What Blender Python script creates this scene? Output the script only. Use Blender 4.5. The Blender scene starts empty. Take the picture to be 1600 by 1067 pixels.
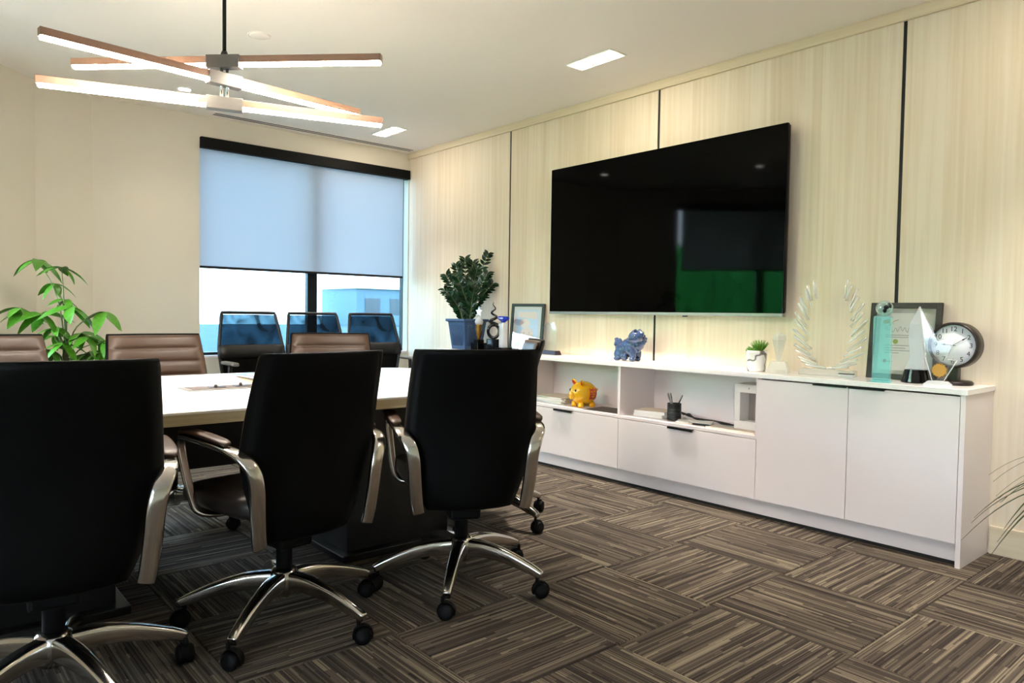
import bpy, math, random
from mathutils import Vector, Matrix
R = math.radians
PI = math.pi
random.seed(7)
scene = bpy.context.scene
COL = scene.collection

# ------------------------------------------------------------------ camera
cam_d = bpy.data.cameras.new('camera')
cam = bpy.data.objects.new('camera', cam_d); COL.objects.link(cam)
cam_d.sensor_width = 36.0
cam_d.lens = 1131.46 / 1600 * 36.0
cam_d.clip_start = 0.02; cam_d.clip_end = 500
yaw, pit, rol = 0.710277587, 0.0371466999, 0.0150433449
fwd = Vector((math.sin(yaw) * math.cos(pit), math.cos(yaw) * math.cos(pit), -math.sin(pit)))
r0 = Vector((math.cos(yaw), -math.sin(yaw), 0)); u0 = r0.cross(fwd)
rt = math.cos(rol) * r0 + math.sin(rol) * u0
up = -math.sin(rol) * r0 + math.cos(rol) * u0
cam.matrix_world = Matrix(((rt.x, up.x, -fwd.x, 0), (rt.y, up.y, -fwd.y, 0), (rt.z, up.z, -fwd.z, 1.05), (0, 0, 0, 1)))
scene.camera = cam

# ------------------------------------------------------------------ world, exposure
SKY = 11.0
w = bpy.data.worlds.new('sky'); scene.world = w; w.use_nodes = True
nt = w.node_tree; nt.nodes.clear()
out = nt.nodes.new('ShaderNodeOutputWorld'); bg = nt.nodes.new('ShaderNodeBackground')
tc = nt.nodes.new('ShaderNodeTexCoord'); sp = nt.nodes.new('ShaderNodeSeparateXYZ'); cr = nt.nodes.new('ShaderNodeValToRGB')
cr.color_ramp.elements[0].position = 0.0; cr.color_ramp.elements[0].color = (0.86, 0.94, 1.0, 1)
cr.color_ramp.elements[1].position = 0.6; cr.color_ramp.elements[1].color = (0.54, 0.74, 1.0, 1)
nt.links.new(tc.outputs['Generated'], sp.inputs[0]); nt.links.new(sp.outputs['Z'], cr.inputs[0])
nt.links.new(cr.outputs[0], bg.inputs[0]); bg.inputs[1].default_value = SKY
nt.links.new(bg.outputs[0], out.inputs[0])
vs = scene.view_settings
vs.view_transform = 'Standard'; vs.look = 'None'; vs.exposure = 1.87; vs.gamma = 1.0; vs.use_curve_mapping = False
SPOT_W = 34.0      # each small LED of the triple downlights
CAN_W = 5.0       # each round can light
BAR_E = 46.0       # pendant diffuser emission
cy = scene.cycles
cy.use_denoising = True
cy.caustics_reflective = False; cy.caustics_refractive = False
cy.sample_clamp_indirect = 6.0
cy.max_bounces = 10; cy.diffuse_bounces = 5; cy.glossy_bounces = 4; cy.transparent_max_bounces = 24
cy.transmission_bounces = 8

# ------------------------------------------------------------------ helpers
def lin(c):
    return tuple(((v / 255) / 12.92 if v / 255 <= 0.04045 else ((v / 255 + 0.055) / 1.055) ** 2.4) for v in c)

MATS = {}
def mat(name, rgb, rough=0.5, metal=0.0, spec=0.5, noise=None, bump=None, emit=None, coat=0.0, linear=False):
    """noise=(scale, amount[, stretch xyz]); bump=(scale, strength)"""
    m = bpy.data.materials.new(name); m.use_nodes = True; n = m.node_tree.nodes; l = m.node_tree.links
    b = n['Principled BSDF']
    c = tuple(rgb) if linear else lin(rgb)
    b.inputs['Base Color'].default_value = (*c, 1); b.inputs['Roughness'].default_value = rough
    b.inputs['Metallic'].default_value = metal; b.inputs['Specular IOR Level'].default_value = spec
    if coat: b.inputs['Coat Weight'].default_value = coat; b.inputs['Coat Roughness'].default_value = 0.12
    if noise or bump:
        t = n.new('ShaderNodeTexCoord')
    if noise:
        mp = n.new('ShaderNodeMapping'); mp.inputs['Scale'].default_value = noise[2] if len(noise) > 2 else (1, 1, 1)
        tx = n.new('ShaderNodeTexNoise'); tx.inputs['Scale'].default_value = noise[0]; tx.inputs['Detail'].default_value = 4
        r = n.new('ShaderNodeMapRange'); r.inputs[1].default_value = 0.3; r.inputs[2].default_value = 0.7
        r.inputs[3].default_value = 1 - noise[1]; r.inputs[4].default_value = 1 + noise[1]
        mx = n.new('ShaderNodeMix'); mx.data_type = 'RGBA'; mx.blend_type = 'MULTIPLY'; mx.inputs[0].default_value = 1
        mx.inputs[6].default_value = (*c, 1)
        l.new(t.outputs['Object'], mp.inputs[0]); l.new(mp.outputs[0], tx.inputs[0]); l.new(tx.outputs[0], r.inputs[0])
        l.new(r.outputs[0], mx.inputs[7]); l.new(mx.outputs[2], b.inputs['Base Color'])
    if bump:
        tb = n.new('ShaderNodeTexNoise'); tb.inputs['Scale'].default_value = bump[0]; tb.inputs['Detail'].default_value = 3
        bp = n.new('ShaderNodeBump'); bp.inputs['Strength'].default_value = bump[1]; bp.inputs['Distance'].default_value = 0.002
        l.new(t.outputs['Object'], tb.inputs[0]); l.new(tb.outputs[0], bp.inputs['Height']); l.new(bp.outputs[0], b.inputs['Normal'])
    if emit:
        b.inputs['Emission Color'].default_value = (*emit[0], 1); b.inputs['Emission Strength'].default_value = emit[1]
    MATS[name] = m
    return m

def glassy(name, tint, gloss=0.12, body=0.0, bodycol=(1, 1, 1), rough=0.03, edge=0.3):
    """clear stuff: tinted see-through, fresnel gloss, a little body colour"""
    m = bpy.data.materials.new(name); m.use_nodes = True; n = m.node_tree.nodes; l = m.node_tree.links
    n.clear(); o = n.new('ShaderNodeOutputMaterial')
    tr = n.new('ShaderNodeBsdfTransparent'); tr.inputs[0].default_value = (*tint, 1)
    gl = n.new('ShaderNodeBsdfGlossy'); gl.inputs['Roughness'].default_value = rough; gl.inputs[0].default_value = (1, 1, 1, 1)
    lw = n.new('ShaderNodeLayerWeight'); lw.inputs[0].default_value = edge
    mr = n.new('ShaderNodeMapRange'); mr.inputs[3].default_value = gloss; mr.inputs[4].default_value = min(1, gloss + 0.6)
    l.new(lw.outputs['Facing'], mr.inputs[0])
    m1 = n.new('ShaderNodeMixShader'); l.new(mr.outputs[0], m1.inputs[0]); l.new(tr.outputs[0], m1.inputs[1]); l.new(gl.outputs[0], m1.inputs[2])
    last = m1
    if body:
        d = n.new('ShaderNodeBsdfDiffuse'); d.inputs[0].default_value = (*bodycol, 1)
        m2 = n.new('ShaderNodeMixShader'); m2.inputs[0].default_value = body
        l.new(m1.outputs[0], m2.inputs[1]); l.new(d.outputs[0], m2.inputs[2]); last = m2
    l.new(last.outputs[0], o.inputs[0]); MATS[name] = m
    return m

class MB:
    def __init__(s): s.v = []; s.f = []; s.sm = []
    def add(s, vs, fs, sm=False):
        o = len(s.v); s.v += [tuple(v) for v in vs]; s.f += [tuple(i + o for i in f) for f in fs]; s.sm += [sm] * len(fs); return s
    def box(s, x0, x1, y0, y1, z0, z1, rot=None, piv=None):
        vs = [Vector((x, y, z)) for x in (x0, x1) for y in (y0, y1) for z in (z0, z1)]
        if rot is not None:
            pv = Vector(piv) if piv is not None else Vector(((x0 + x1) / 2, (y0 + y1) / 2, (z0 + z1) / 2))
            vs = [rot @ (v - pv) + pv for v in vs]
        return s.add(vs, [(0, 1, 3, 2), (4, 6, 7, 5), (0, 4, 5, 1), (2, 3, 7, 6), (0, 2, 6, 4), (1, 5, 7, 3)])
    def loft(s, rings, cap=True, sm=True, closed=True):
        o = len(s.v); n = len(rings[0])
        for r in rings: s.v += [tuple(p) for p in r]
        for i in range(len(rings) - 1):
            for j in range(n if closed else n - 1):
                k = (j + 1) % n
                s.f.append((o + i * n + j, o + i * n + k, o + (i + 1) * n + k, o + (i + 1) * n + j)); s.sm.append(sm)
        if cap:
            s.f.append(tuple(o + j for j in reversed(range(n)))); s.sm.append(False)
            e = o + (len(rings) - 1) * n
            s.f.append(tuple(e + j for j in range(n))); s.sm.append(False)
        return s
    def lathe(s, prof, seg=20, c=(0, 0, 0), cap=True, sm=True, axis='z'):
        rings = []
        for r, z in prof:
            ring = []
            for j in range(seg):
                a = 2 * PI * j / seg
                if axis == 'z': ring.append((c[0] + r * math.cos(a), c[1] + r * math.sin(a), c[2] + z))
                elif axis == 'y': ring.append((c[0] + r * math.cos(a), c[1] + z, c[2] - r * math.sin(a)))
                else: ring.append((c[0] + z, c[1] + r * math.cos(a), c[2] + r * math.sin(a)))
            rings.append(ring)
        return s.loft(rings, cap, sm)
    def tube(s, pts, rad, seg=8, cap=True):
        pts = [Vector(p) for p in pts]; n = len(pts)
        rads = rad if isinstance(rad, (list, tuple)) else [rad] * n
        rings = []; ref = None
        for i, p in enumerate(pts):
            t = (pts[min(i + 1, n - 1)] - pts[max(i - 1, 0)]).normalized()
            if ref is None: ref = t.orthogonal().normalized()
            ref = (ref - t * ref.dot(t))
            ref = ref.normalized() if ref.length > 1e-6 else t.orthogonal().normalized()
            b = t.cross(ref)
            rings.append([p + rads[i] * (math.cos(2 * PI * j / seg) * ref + math.sin(2 * PI * j / seg) * b) for j in range(seg)])
        return s.loft(rings, cap)
    def sweep(s, pts, ws, hs, side, seg=10, cap=True, power=0.55):
        """rounded-rectangle section: ws half width along side, hs half thickness"""
        pts = [Vector(p) for p in pts]; n = len(pts); side = Vector(side); rings = []
        for i, p in enumerate(pts):
            t = (pts[min(i + 1, n - 1)] - pts[max(i - 1, 0)]).normalized()
            sd = side - t * side.dot(t)
            sd = sd.normalized() if sd.length > 1e-4 else t.orthogonal().normalized()
            nn = t.cross(sd)
            ring = []
            for j in range(seg):
                a = 2 * PI * (j + 0.5) / seg; ca, sa = math.cos(a), math.sin(a)
                ring.append(p + sd * ws[i] * math.copysign(abs(ca) ** power, ca) + nn * hs[i] * math.copysign(abs(sa) ** power, sa))
            rings.append(ring)
        return s.loft(rings, cap)
    def ell(s, c, r, seg=16, rows=10, rot=None):
        rings = []
        for i in range(1, rows):
            th = PI * i / rows
            ring = []
            for j in range(seg):
                a = 2 * PI * j / seg
                p = Vector((r[0] * math.sin(th) * math.cos(a), r[1] * math.sin(th) * math.sin(a), -r[2] * math.cos(th)))
                if rot is not None: p = rot @ p
                ring.append(Vector(c) + p)
            rings.append(ring)
        o = len(s.v); s.loft(rings, cap=False)
        bt = Vector((0, 0, -r[2])); tp = Vector((0, 0, r[2]))
        if rot is not None: bt = rot @ bt; tp = rot @ tp
        s.v.append(tuple(Vector(c) + bt)); s.v.append(tuple(Vector(c) + tp)); ib = len(s.v) - 2
        e = o + (rows - 2) * seg
        for j in range(seg):
            k = (j + 1) % seg
            s.f.append((o + k, o + j, ib)); s.sm.append(True); s.f.append((e + j, e + k, ib + 1)); s.sm.append(True)
        return s
    def prism(s, poly, a, b, plane='xy'):
        """extrude a polygon: plane xy along z, yz along x, xz along y"""
        def P(u, v, w):
            return {'xy': (u, v, w), 'yz': (w, u, v), 'xz': (u, w, v)}[plane]
        n = len(poly)
        vs = [P(u, v, a) for u, v in poly] + [P(u, v, b) for u, v in poly]
        fs = [tuple(reversed(range(n))), tuple(range(n, 2 * n))] + [(i, (i + 1) % n, n + (i + 1) % n, n + i) for i in range(n)]
        return s.add(vs, fs)
    def build(s, name, m, parent=None, loc=(0, 0, 0), rotz=0, bevel=0, seg=2, recalc=True):
        me = bpy.data.meshes.new(name); me.from_pydata(s.v, [], s.f); me.update()
        for p, q in zip(me.polygons, s.sm): p.use_smooth = q
        if recalc:
            import bmesh
            bm = bmesh.new(); bm.from_mesh(me); bmesh.ops.recalc_face_normals(bm, faces=bm.faces); bm.to_mesh(me); bm.free()
        me.materials.append(MATS[m] if isinstance(m, str) else m)
        o = bpy.data.objects.new(name, me); COL.objects.link(o)
        o.location = loc; o.rotation_euler[2] = rotz
        if parent: o.parent = parent
        if bevel:
            bv = o.modifiers.new('bevel', 'BEVEL'); bv.width = bevel; bv.segments = seg; bv.limit_method = 'ANGLE'; bv.angle_limit = R(40)
        return o

def spline(pts, k=4):
    pts = [Vector(p) for p in pts]; res = []
    n = len(pts)
    for i in range(n - 1):
        p0, p1, p2, p3 = pts[max(i - 1, 0)], pts[i], pts[i + 1], pts[min(i + 2, n - 1)]
        for j in range(k):
            t = j / k
            res.append(0.5 * ((2 * p1) + (p2 - p0) * t + (2 * p0 - 5 * p1 + 4 * p2 - p3) * t * t + (3 * p1 - p0 - 3 * p2 + p3) * t ** 3))
    res.append(pts[-1]); return res
def resamp(vals, k=4):
    res = []
    for i in range(len(vals) - 1):
        for j in range(k): res.append(vals[i] + (vals[i + 1] - vals[i]) * j / k)
    res.append(vals[-1]); return res
def interp(x, tab):
    for (a, va), (b, vb) in zip(tab, tab[1:]):
        if x <= b: return va + (vb - va) * max(0, (x - a)) / (b - a)
    return tab[-1][1]

def tag(o, label, cat, group=None):
    o['label'] = label; o['category'] = cat
    if group: o['group'] = group
    return o
def empty(name, loc=(0, 0, 0), rotz=0, parent=None):
    o = bpy.data.objects.new(name, None); COL.objects.link(o); o.empty_display_size = 0.05
    o.location = loc; o.rotation_euler[2] = rotz
    if parent: o.parent = parent
    return o
def thing(name, label, cat, loc=(0, 0, 0), rotz=0, group=None):
    return tag(empty(name, loc, rotz), label, cat, group)
def struct(o): o['kind'] = 'structure'; return o
def copy_tree(o, parent=None):
    c = o.copy(); COL.objects.link(c)
    if parent: c.parent = parent
    for ch in list(o.children): copy_tree(ch, c)
    return c
def shift(o, dx=0, dy=0, dz=0): o.location = (o.location[0] + dx, o.location[1] + dy, o.location[2] + dz)

# ------------------------------------------------------------------ materials
mat('wall_paint', (207, 201, 184), 0.7, bump=(180, 0.10))
mat('ceiling_paint', (244, 236, 226), 0.75, bump=(220, 0.08))
mat('dark_wall', (70, 66, 62), 0.8)
mat('white_laminate', (228, 217, 214), 0.28, spec=0.5)
mat('white_top', (236, 230, 226), 0.22)
mat('black_strip', (8, 8, 8), 0.6)
mat('black_plastic', (12, 12, 13), 0.45)
mat('matte_black', (5, 5, 5), 0.6, spec=0.15)
mat('black_leather', (4, 4, 4), 0.5, spec=0.1, bump=(400, 0.15))
mat('brown_leather', (57, 37, 22), 0.42, bump=(350, 0.2), noise=(6, 0.06))
mat('seat_leather', (40, 33, 30), 0.36, bump=(350, 0.2))
mat('polished_aluminium', (205, 200, 194), 0.16, 1.0)
mat('chrome', (225, 225, 228), 0.06, 1.0)
mat('black_metal', (10, 10, 10), 0.4, 0.3)
mat('window_frame', (16, 26, 30), 0.35, 0.4)
mat('table_base', (9, 9, 10), 0.4)
mat('pendant_body', (150, 116, 94), 0.5, 0.1)
mat('pendant_block', (110, 106, 99), 0.4)
mat('diffuser', (255, 240, 225), 0.5, emit=((1.0, 0.89, 0.77), BAR_E))
mat('led', (255, 250, 240), 0.5, emit=((1.0, 0.88, 0.72), 40.0))
mat('can_led', (255, 250, 240), 0.5, emit=((1.0, 0.93, 0.84), 14.0))
mat('fixture_white', (240, 238, 232), 0.4)
mat('grille_dark', (16, 15, 14), 0.7)
mat('tv_screen', (1, 1, 1), 0.05, spec=0.06)
mat('tv_bezel', (150, 150, 150), 0.5, 0.7)
mat('leaf_green', (66, 122, 26), 0.38, noise=(9, 0.25))
mat('leaf_dark', (16, 48, 24), 0.25, noise=(20, 0.3))
mat('stem_green', (84, 96, 46), 0.5)
mat('trunk_brown', (98, 80, 58), 0.8, noise=(30, 0.2))
mat('soil', (40, 30, 24), 0.95, noise=(60, 0.4))
mat('planter_blue', (58, 84, 120), 0.5)
mat('planter_black', (14, 14, 15), 0.4)
mat('planter_grey', (120, 116, 110), 0.7)
mat('gold', (150, 108, 44), 0.38, 0.8)
mat('black_gloss', (6, 6, 7), 0.12)
mat('silver_plate', (190, 190, 192), 0.25, 1.0)
mat('blue_glass', (20, 50, 190), 0.08)
mat('frame_black', (10, 12, 15), 0.4)
mat('frame_brown', (30, 24, 22), 0.45)
mat('mat_grey', (196, 194, 186), 0.7)
mat('paper', (238, 234, 228), 0.8)
mat('paper_cream', (224, 208, 188), 0.8)
mat('paper_brown', (92, 78, 70), 0.7)
mat('paper_green', (70, 104, 70), 0.6)
mat('paper_blue', (120, 140, 170), 0.6)
mat('print_blue', (170, 200, 226), 0.5)
mat('print_skin', (216, 196, 180), 0.5)
mat('ink', (40, 40, 44), 0.7)
mat('ink_grey', (150, 148, 146), 0.7)
mat('ink_gold', (196, 164, 110), 0.6)
mat('ink_green', (150, 176, 60), 0.6)
mat('ink_red', (190, 90, 100), 0.6)
mat('plaque_base', (44, 26, 40), 0.3)
mat('lion_glaze', (40, 60, 96), 0.12, noise=(60, 0.6), bump=(160, 0.9), coat=0.5)
mat('pig_yellow', (246, 186, 14), 0.22, coat=0.5)
mat('pig_red', (214, 64, 20), 0.3)
mat('white_plastic', (232, 226, 220), 0.35)
mat('recess_grey', (150, 138, 130), 0.4)
mat('clock_bronze', (40, 30, 26), 0.35, 0.3)
mat('clock_face', (236, 234, 238), 0.6)
mat('cable_black', (14, 12, 14), 0.5)
mat('succulent', (92, 140, 40), 0.45, noise=(30, 0.3))
mat('grass_leaf', (52, 64, 26), 0.45)
mat('asphalt', (46, 72, 79), 0.9, noise=(0.6, 0.12))
mat('paving', (170, 166, 160), 0.85, noise=(2, 0.1))
mat('road_white', (250, 250, 250), 0.8)
mat('lawn_green', (70, 130, 60), 0.9, noise=(0.8, 0.35))
mat('building_pale', (90, 116, 124), 0.8)
mat('building_glass', (28, 52, 60), 0.15)
mat('hedge_green', (60, 180, 80), 0.8, noise=(3, 0.4))
glassy('pane', (0.90, 0.95, 0.97), gloss=0.04, rough=0.0, edge=0.12)
glassy('pane_tinted', (0.36, 0.45, 0.50), gloss=0.04, rough=0.0, edge=0.12)
glassy('clear_crystal', (0.96, 0.97, 0.95), gloss=0.12, body=0.28, bodycol=(0.95, 0.94, 0.9))
glassy('clear_glass', (0.95, 0.97, 0.96), gloss=0.02, body=0.04, edge=0.1)
glassy('frost_white', (0.94, 0.95, 0.96), gloss=0.10, body=0.42, bodycol=(0.9, 0.9, 0.92))
glassy('teal_glass', (0.66, 0.95, 0.95), gloss=0.03, body=0.22, bodycol=(0.45, 0.95, 0.95))
glassy('teal_ball', (0.66, 0.84, 0.80), gloss=0.14, body=0.18, bodycol=(0.6, 0.8, 0.75))
glassy('picture_glass', (0.97, 0.97, 0.97), gloss=0.06, rough=0.02, edge=0.15)

def wood(name, axis, c1, c2, c3, rough=0.5, band=0.12, freq=70):
    """straight grain running along `axis`; soft tonal staves across it"""
    m = bpy.data.materials.new(name); m.use_nodes = True; n = m.node_tree.nodes; l = m.node_tree.links; b = n['Principled BSDF']
    t = n.new('ShaderNodeTexCoord'); mp = n.new('ShaderNodeMapping')
    sc = [freq, freq, freq]; sc['xyz'.index(axis)] = 1.2
    mp.inputs['Scale'].default_value = sc
    nz = n.new('ShaderNodeTexNoise'); nz.inputs['Scale'].default_value = 1.0; nz.inputs['Detail'].default_value = 5; nz.inputs['Roughness'].default_value = 0.6
    mp2 = n.new('ShaderNodeMapping'); s2 = [1 / band] * 3; s2['xyz'.index(axis)] = 0.02; mp2.inputs['Scale'].default_value = s2
    nz2 = n.new('ShaderNodeTexVoronoi'); nz2.feature = 'F1'; nz2.inputs['Scale'].default_value = 1.0
    sepc = n.new('ShaderNodeSeparateColor')
    l.new(t.outputs['Object'], mp.inputs[0]); l.new(mp.outputs[0], nz.inputs[0])
    l.new(t.outputs['Object'], mp2.inputs[0]); l.new(mp2.outputs[0], nz2.inputs[0])
    l.new(nz2.outputs['Color'], sepc.inputs[0])
    ad = n.new('ShaderNodeMath'); ad.operation = 'MULTIPLY_ADD'; ad.inputs[1].default_value = 0.30
    l.new(sepc.outputs[0], ad.inputs[0]); l.new(nz.outputs[0], ad.inputs[2])
    cr = n.new('ShaderNodeValToRGB'); e = cr.color_ramp.elements
    e[0].position = 0.35; e[0].color = (*lin(c1), 1); e[1].position = 0.85; e[1].color = (*lin(c3), 1)
    k = e.new(0.6); k.color = (*lin(c2), 1)
    l.new(ad.outputs[0], cr.inputs[0]); l.new(cr.outputs[0], b.inputs['Base Color'])
    b.inputs['Roughness'].default_value = rough; b.inputs['Specular IOR Level'].default_value = 0.35
    bp = n.new('ShaderNodeBump'); bp.inputs['Strength'].default_value = 0.08; bp.inputs['Distance'].default_value = 0.001
    l.new(nz.outputs[0], bp.inputs['Height']); l.new(bp.outputs[0], b.inputs['Normal'])
    MATS[name] = m
wood('panel_wood', 'z', (213, 193, 165), (221, 204, 178), (228, 214, 193), freq=45)
wood('trim_wood', 'y', (210, 190, 160), (218, 200, 170), (225, 210, 184), band=0.3)
wood('table_wood', 'x', (238, 232, 220), (243, 239, 230), (247, 244, 238), rough=0.28, band=0.3, freq=40)
wood('table_edge', 'x', (176, 158, 118), (190, 172, 134), (202, 186, 150), rough=0.45, band=0.3)

def carpet():
    m = bpy.data.materials.new('carpet'); m.use_nodes = True; n = m.node_tree.nodes; l = m.node_tree.links; b = n['Principled BSDF']
    def math_(op, a=None, bb=None, c=None):
        k = n.new('ShaderNodeMath'); k.operation = op
        for i, v in enumerate((a, bb, c)):
            if v is None: continue
            if isinstance(v, (int, float)): k.inputs[i].default_value = v
            else: l.new(v, k.inputs[i])
        return k.outputs[0]
    t = n.new('ShaderNodeTexCoord'); s = n.new('ShaderNodeSeparateXYZ'); l.new(t.outputs['Object'], s.inputs[0])
    oi = n.new('ShaderNodeObjectInfo'); rnd = math_('MULTIPLY', oi.outputs['Random'], 37.0)
    def rows(fr, along, seed):
        row = math_('FLOOR', math_('MULTIPLY', s.outputs['Y'], fr))
        cv0 = n.new('ShaderNodeCombineXYZ'); l.new(math_('ADD', row, seed), cv0.inputs[0]); l.new(rnd, cv0.inputs[1])
        w0 = n.new('ShaderNodeTexWhiteNoise'); w0.noise_dimensions = '3D'; l.new(cv0.outputs[0], w0.inputs[0])
        seg = math_('FLOOR', math_('MULTIPLY_ADD', s.outputs['X'], along, math_('MULTIPLY', w0.outputs[0], 9.0)))
        cv = n.new('ShaderNodeCombineXYZ'); l.new(math_('ADD', row, seed), cv.inputs[0]); l.new(seg, cv.inputs[1]); l.new(rnd, cv.inputs[2])
        z = n.new('ShaderNodeTexWhiteNoise'); z.noise_dimensions = '3D'; l.new(cv.outputs[0], z.inputs[0]); return z.outputs[0]
    a = rows(236.0, 2.2, 0.0); c = rows(78.0, 2.8, 91.0)
    v = math_('MULTIPLY_ADD', c, 0.45, math_('MULTIPLY', a, 0.55))
    cr = n.new('ShaderNodeValToRGB'); e = cr.color_ramp.elements
    e[0].position = 0.12; e[0].color = (*lin((50, 43, 39)), 1); e[1].position = 0.92; e[1].color = (*lin((142, 130, 110)), 1)
    k = e.new(0.45); k.color = (*lin((78, 69, 62)), 1); k = e.new(0.68); k.color = (*lin((106, 95, 82)), 1)
    l.new(v, cr.inputs[0])
    fz = n.new('ShaderNodeTexNoise'); fz.inputs['Scale'].default_value = 420; l.new(t.outputs['Object'], fz.inputs[0])
    mr = n.new('ShaderNodeMapRange'); mr.inputs[1].default_value = 0.3; mr.inputs[2].default_value = 0.7; mr.inputs[3].default_value = 0.72; mr.inputs[4].default_value = 1.25
    l.new(fz.outputs[0], mr.inputs[0])
    mx = n.new('ShaderNodeMix'); mx.data_type = 'RGBA'; mx.blend_type = 'MULTIPLY'; mx.inputs[0].default_value = 1
    l.new(cr.outputs[0], mx.inputs[6]); l.new(mr.outputs[0], mx.inputs[7]); l.new(mx.outputs[2], b.inputs['Base Color'])
    b.inputs['Roughness'].default_value = 0.95; b.inputs['Specular IOR Level'].default_value = 0.1
    bp = n.new('ShaderNodeBump'); bp.inputs['Strength'].default_value = 0.5; bp.inputs['Distance'].default_value = 0.003
    l.new(math_('MULTIPLY_ADD', fz.outputs[0], 0.5, v), bp.inputs['Height']); l.new(bp.outputs[0], b.inputs['Normal'])
    MATS['carpet'] = m
carpet()

def blind_mat():
    m = bpy.data.materials.new('blind_fabric'); m.use_nodes = True; n = m.node_tree.nodes; l = m.node_tree.links; n.clear()
    o = n.new('ShaderNodeOutputMaterial')
    tr = n.new('ShaderNodeBsdfTransparent'); tl = n.new('ShaderNodeBsdfTranslucent'); df = n.new('ShaderNodeBsdfDiffuse')
    tl.inputs[0].default_value = (0.62, 0.58, 0.57, 1); df.inputs[0].default_value = (0.55, 0.56, 0.58, 1)
    t = n.new('ShaderNodeTexCoord'); nz = n.new('ShaderNodeTexNoise'); nz.inputs['Scale'].default_value = 350
    mr = n.new('ShaderNodeMapRange'); mr.inputs[1].default_value = 0.3; mr.inputs[2].default_value = 0.7; mr.inputs[3].default_value = 0.003; mr.inputs[4].default_value = 0.008
    l.new(t.outputs['Object'], nz.inputs[0]); l.new(nz.outputs[0], mr.inputs[0])
    a = n.new('ShaderNodeMixShader'); a.inputs[0].default_value = 0.72; l.new(df.outputs[0], a.inputs[1]); l.new(tl.outputs[0], a.inputs[2])
    c = n.new('ShaderNodeMixShader'); l.new(mr.outputs[0], c.inputs[0]); l.new(a.outputs[0], c.inputs[1]); l.new(tr.outputs[0], c.inputs[2])
    l.new(c.outputs[0], o.inputs[0]); MATS['blind_fabric'] = m
blind_mat()

def mesh_mat():
    m = bpy.data.materials.new('chair_mesh'); m.use_nodes = True; n = m.node_tree.nodes; l = m.node_tree.links; n.clear()
    o = n.new('ShaderNodeOutputMaterial')
    tr = n.new('ShaderNodeBsdfTransparent'); tr.inputs[0].default_value = (0.45, 0.8, 1.0, 1); df = n.new('ShaderNodeBsdfDiffuse'); df.inputs[0].default_value = (0.006, 0.008, 0.011, 1)
    t = n.new('ShaderNodeTexCoord'); nz = n.new('ShaderNodeTexNoise'); nz.inputs['Scale'].default_value = 7; nz.inputs['Detail'].default_value = 0; nz.inputs['Distortion'].default_value = 1.2
    mr = n.new('ShaderNodeMapRange'); mr.inputs[1].default_value = 0.25; mr.inputs[2].default_value = 0.75; mr.inputs[3].default_value = 0.01; mr.inputs[4].default_value = 0.13
    l.new(t.outputs['Object'], nz.inputs[0]); l.new(nz.outputs[0], mr.inputs[0])
    c = n.new('ShaderNodeMixShader'); l.new(mr.outputs[0], c.inputs[0]); l.new(df.outputs[0], c.inputs[1]); l.new(tr.outputs[0], c.inputs[2])
    l.new(c.outputs[0], o.inputs[0]); MATS['chair_mesh'] = m
mesh_mat()

def marble():
    m = bpy.data.materials.new('marble'); m.use_nodes = True; n = m.node_tree.nodes; l = m.node_tree.links; b = n['Principled BSDF']
    t = n.new('ShaderNodeTexCoord'); wv = n.new('ShaderNodeTexWave'); wv.inputs['Scale'].default_value = 6; wv.inputs['Distortion'].default_value = 9
    wv.inputs['Detail'].default_value = 2; wv.inputs['Detail Scale'].default_value = 1.6; wv.bands_direction = 'DIAGONAL'
    cr = n.new('ShaderNodeValToRGB'); e = cr.color_ramp.elements
    e[0].position = 0.0; e[0].color = (*lin((120, 112, 106)), 1); e[1].position = 0.16; e[1].color = (*lin((240, 236, 230)), 1)
    l.new(t.outputs['Object'], wv.inputs[0]); l.new(wv.outputs[0], cr.inputs[0]); l.new(cr.outputs[0], b.inputs['Base Color'])
    b.inputs['Roughness'].default_value = 0.2; MATS['marble'] = m
marble()

# ------------------------------------------------------------------ room shell
CEIL = 2.567; XW = 3.784; YW = 5.94
P1 = Vector((1.115, 5.94)); P2 = Vector((0.753, 5.80)); D3 = Vector((-0.69, -0.724)).normalized()
P4 = P2 + D3 * 3.84
YB = -2.2

floor = MB().box(P4.x - 0.3, XW + 0.12, YB - 0.12, YW + 0.12, -0.12, -0.008).build('floor', 'grille_dark'); struct(floor)
TS = 0.5105
tile_me = None
import bmesh
for ix in range(-9, 4):
    for iy in range(-8, 9):
        x0 = 2.265 + TS * ix; y0 = 1.50 + 0.511 * iy
        cx, cyy = x0 + TS / 2, y0 + TS / 2
        if cx < P4.x - 0.25 or cx > XW + 0.25 or cyy < YB - 0.25 or cyy > YW + 0.25: continue
        if cyy - cx > 5.75: continue
        if tile_me is None:
            h = TS / 2 - 0.0006
            t0 = MB().box(-h, h, -h, h, -0.008, 0.0).build('carpet_tile', 'carpet', floor, bevel=0)
            bm = bmesh.new(); bm.from_mesh(t0.data)
            bmesh.ops.bevel(bm, geom=[e for e in bm.edges if all(v.co.z > -0.001 for v in e.verts)], offset=0.0025, segments=1, affect='EDGES')
            bm.to_mesh(t0.data); bm.free(); tile_me = t0.data; o = t0
        else:
            o = bpy.data.objects.new('carpet_tile', tile_me); COL.objects.link(o); o.parent = floor
        o.location = (cx, cyy, 0); o.rotation_euler[2] = 0 if (ix + iy) % 2 == 0 else PI / 2

ceiling = MB().box(P4.x - 0.3, XW + 0.12, YB - 0.12, YW + 0.12, CEIL, CEIL + 0.12).build('ceiling', 'ceiling_paint'); struct(ceiling)

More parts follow.
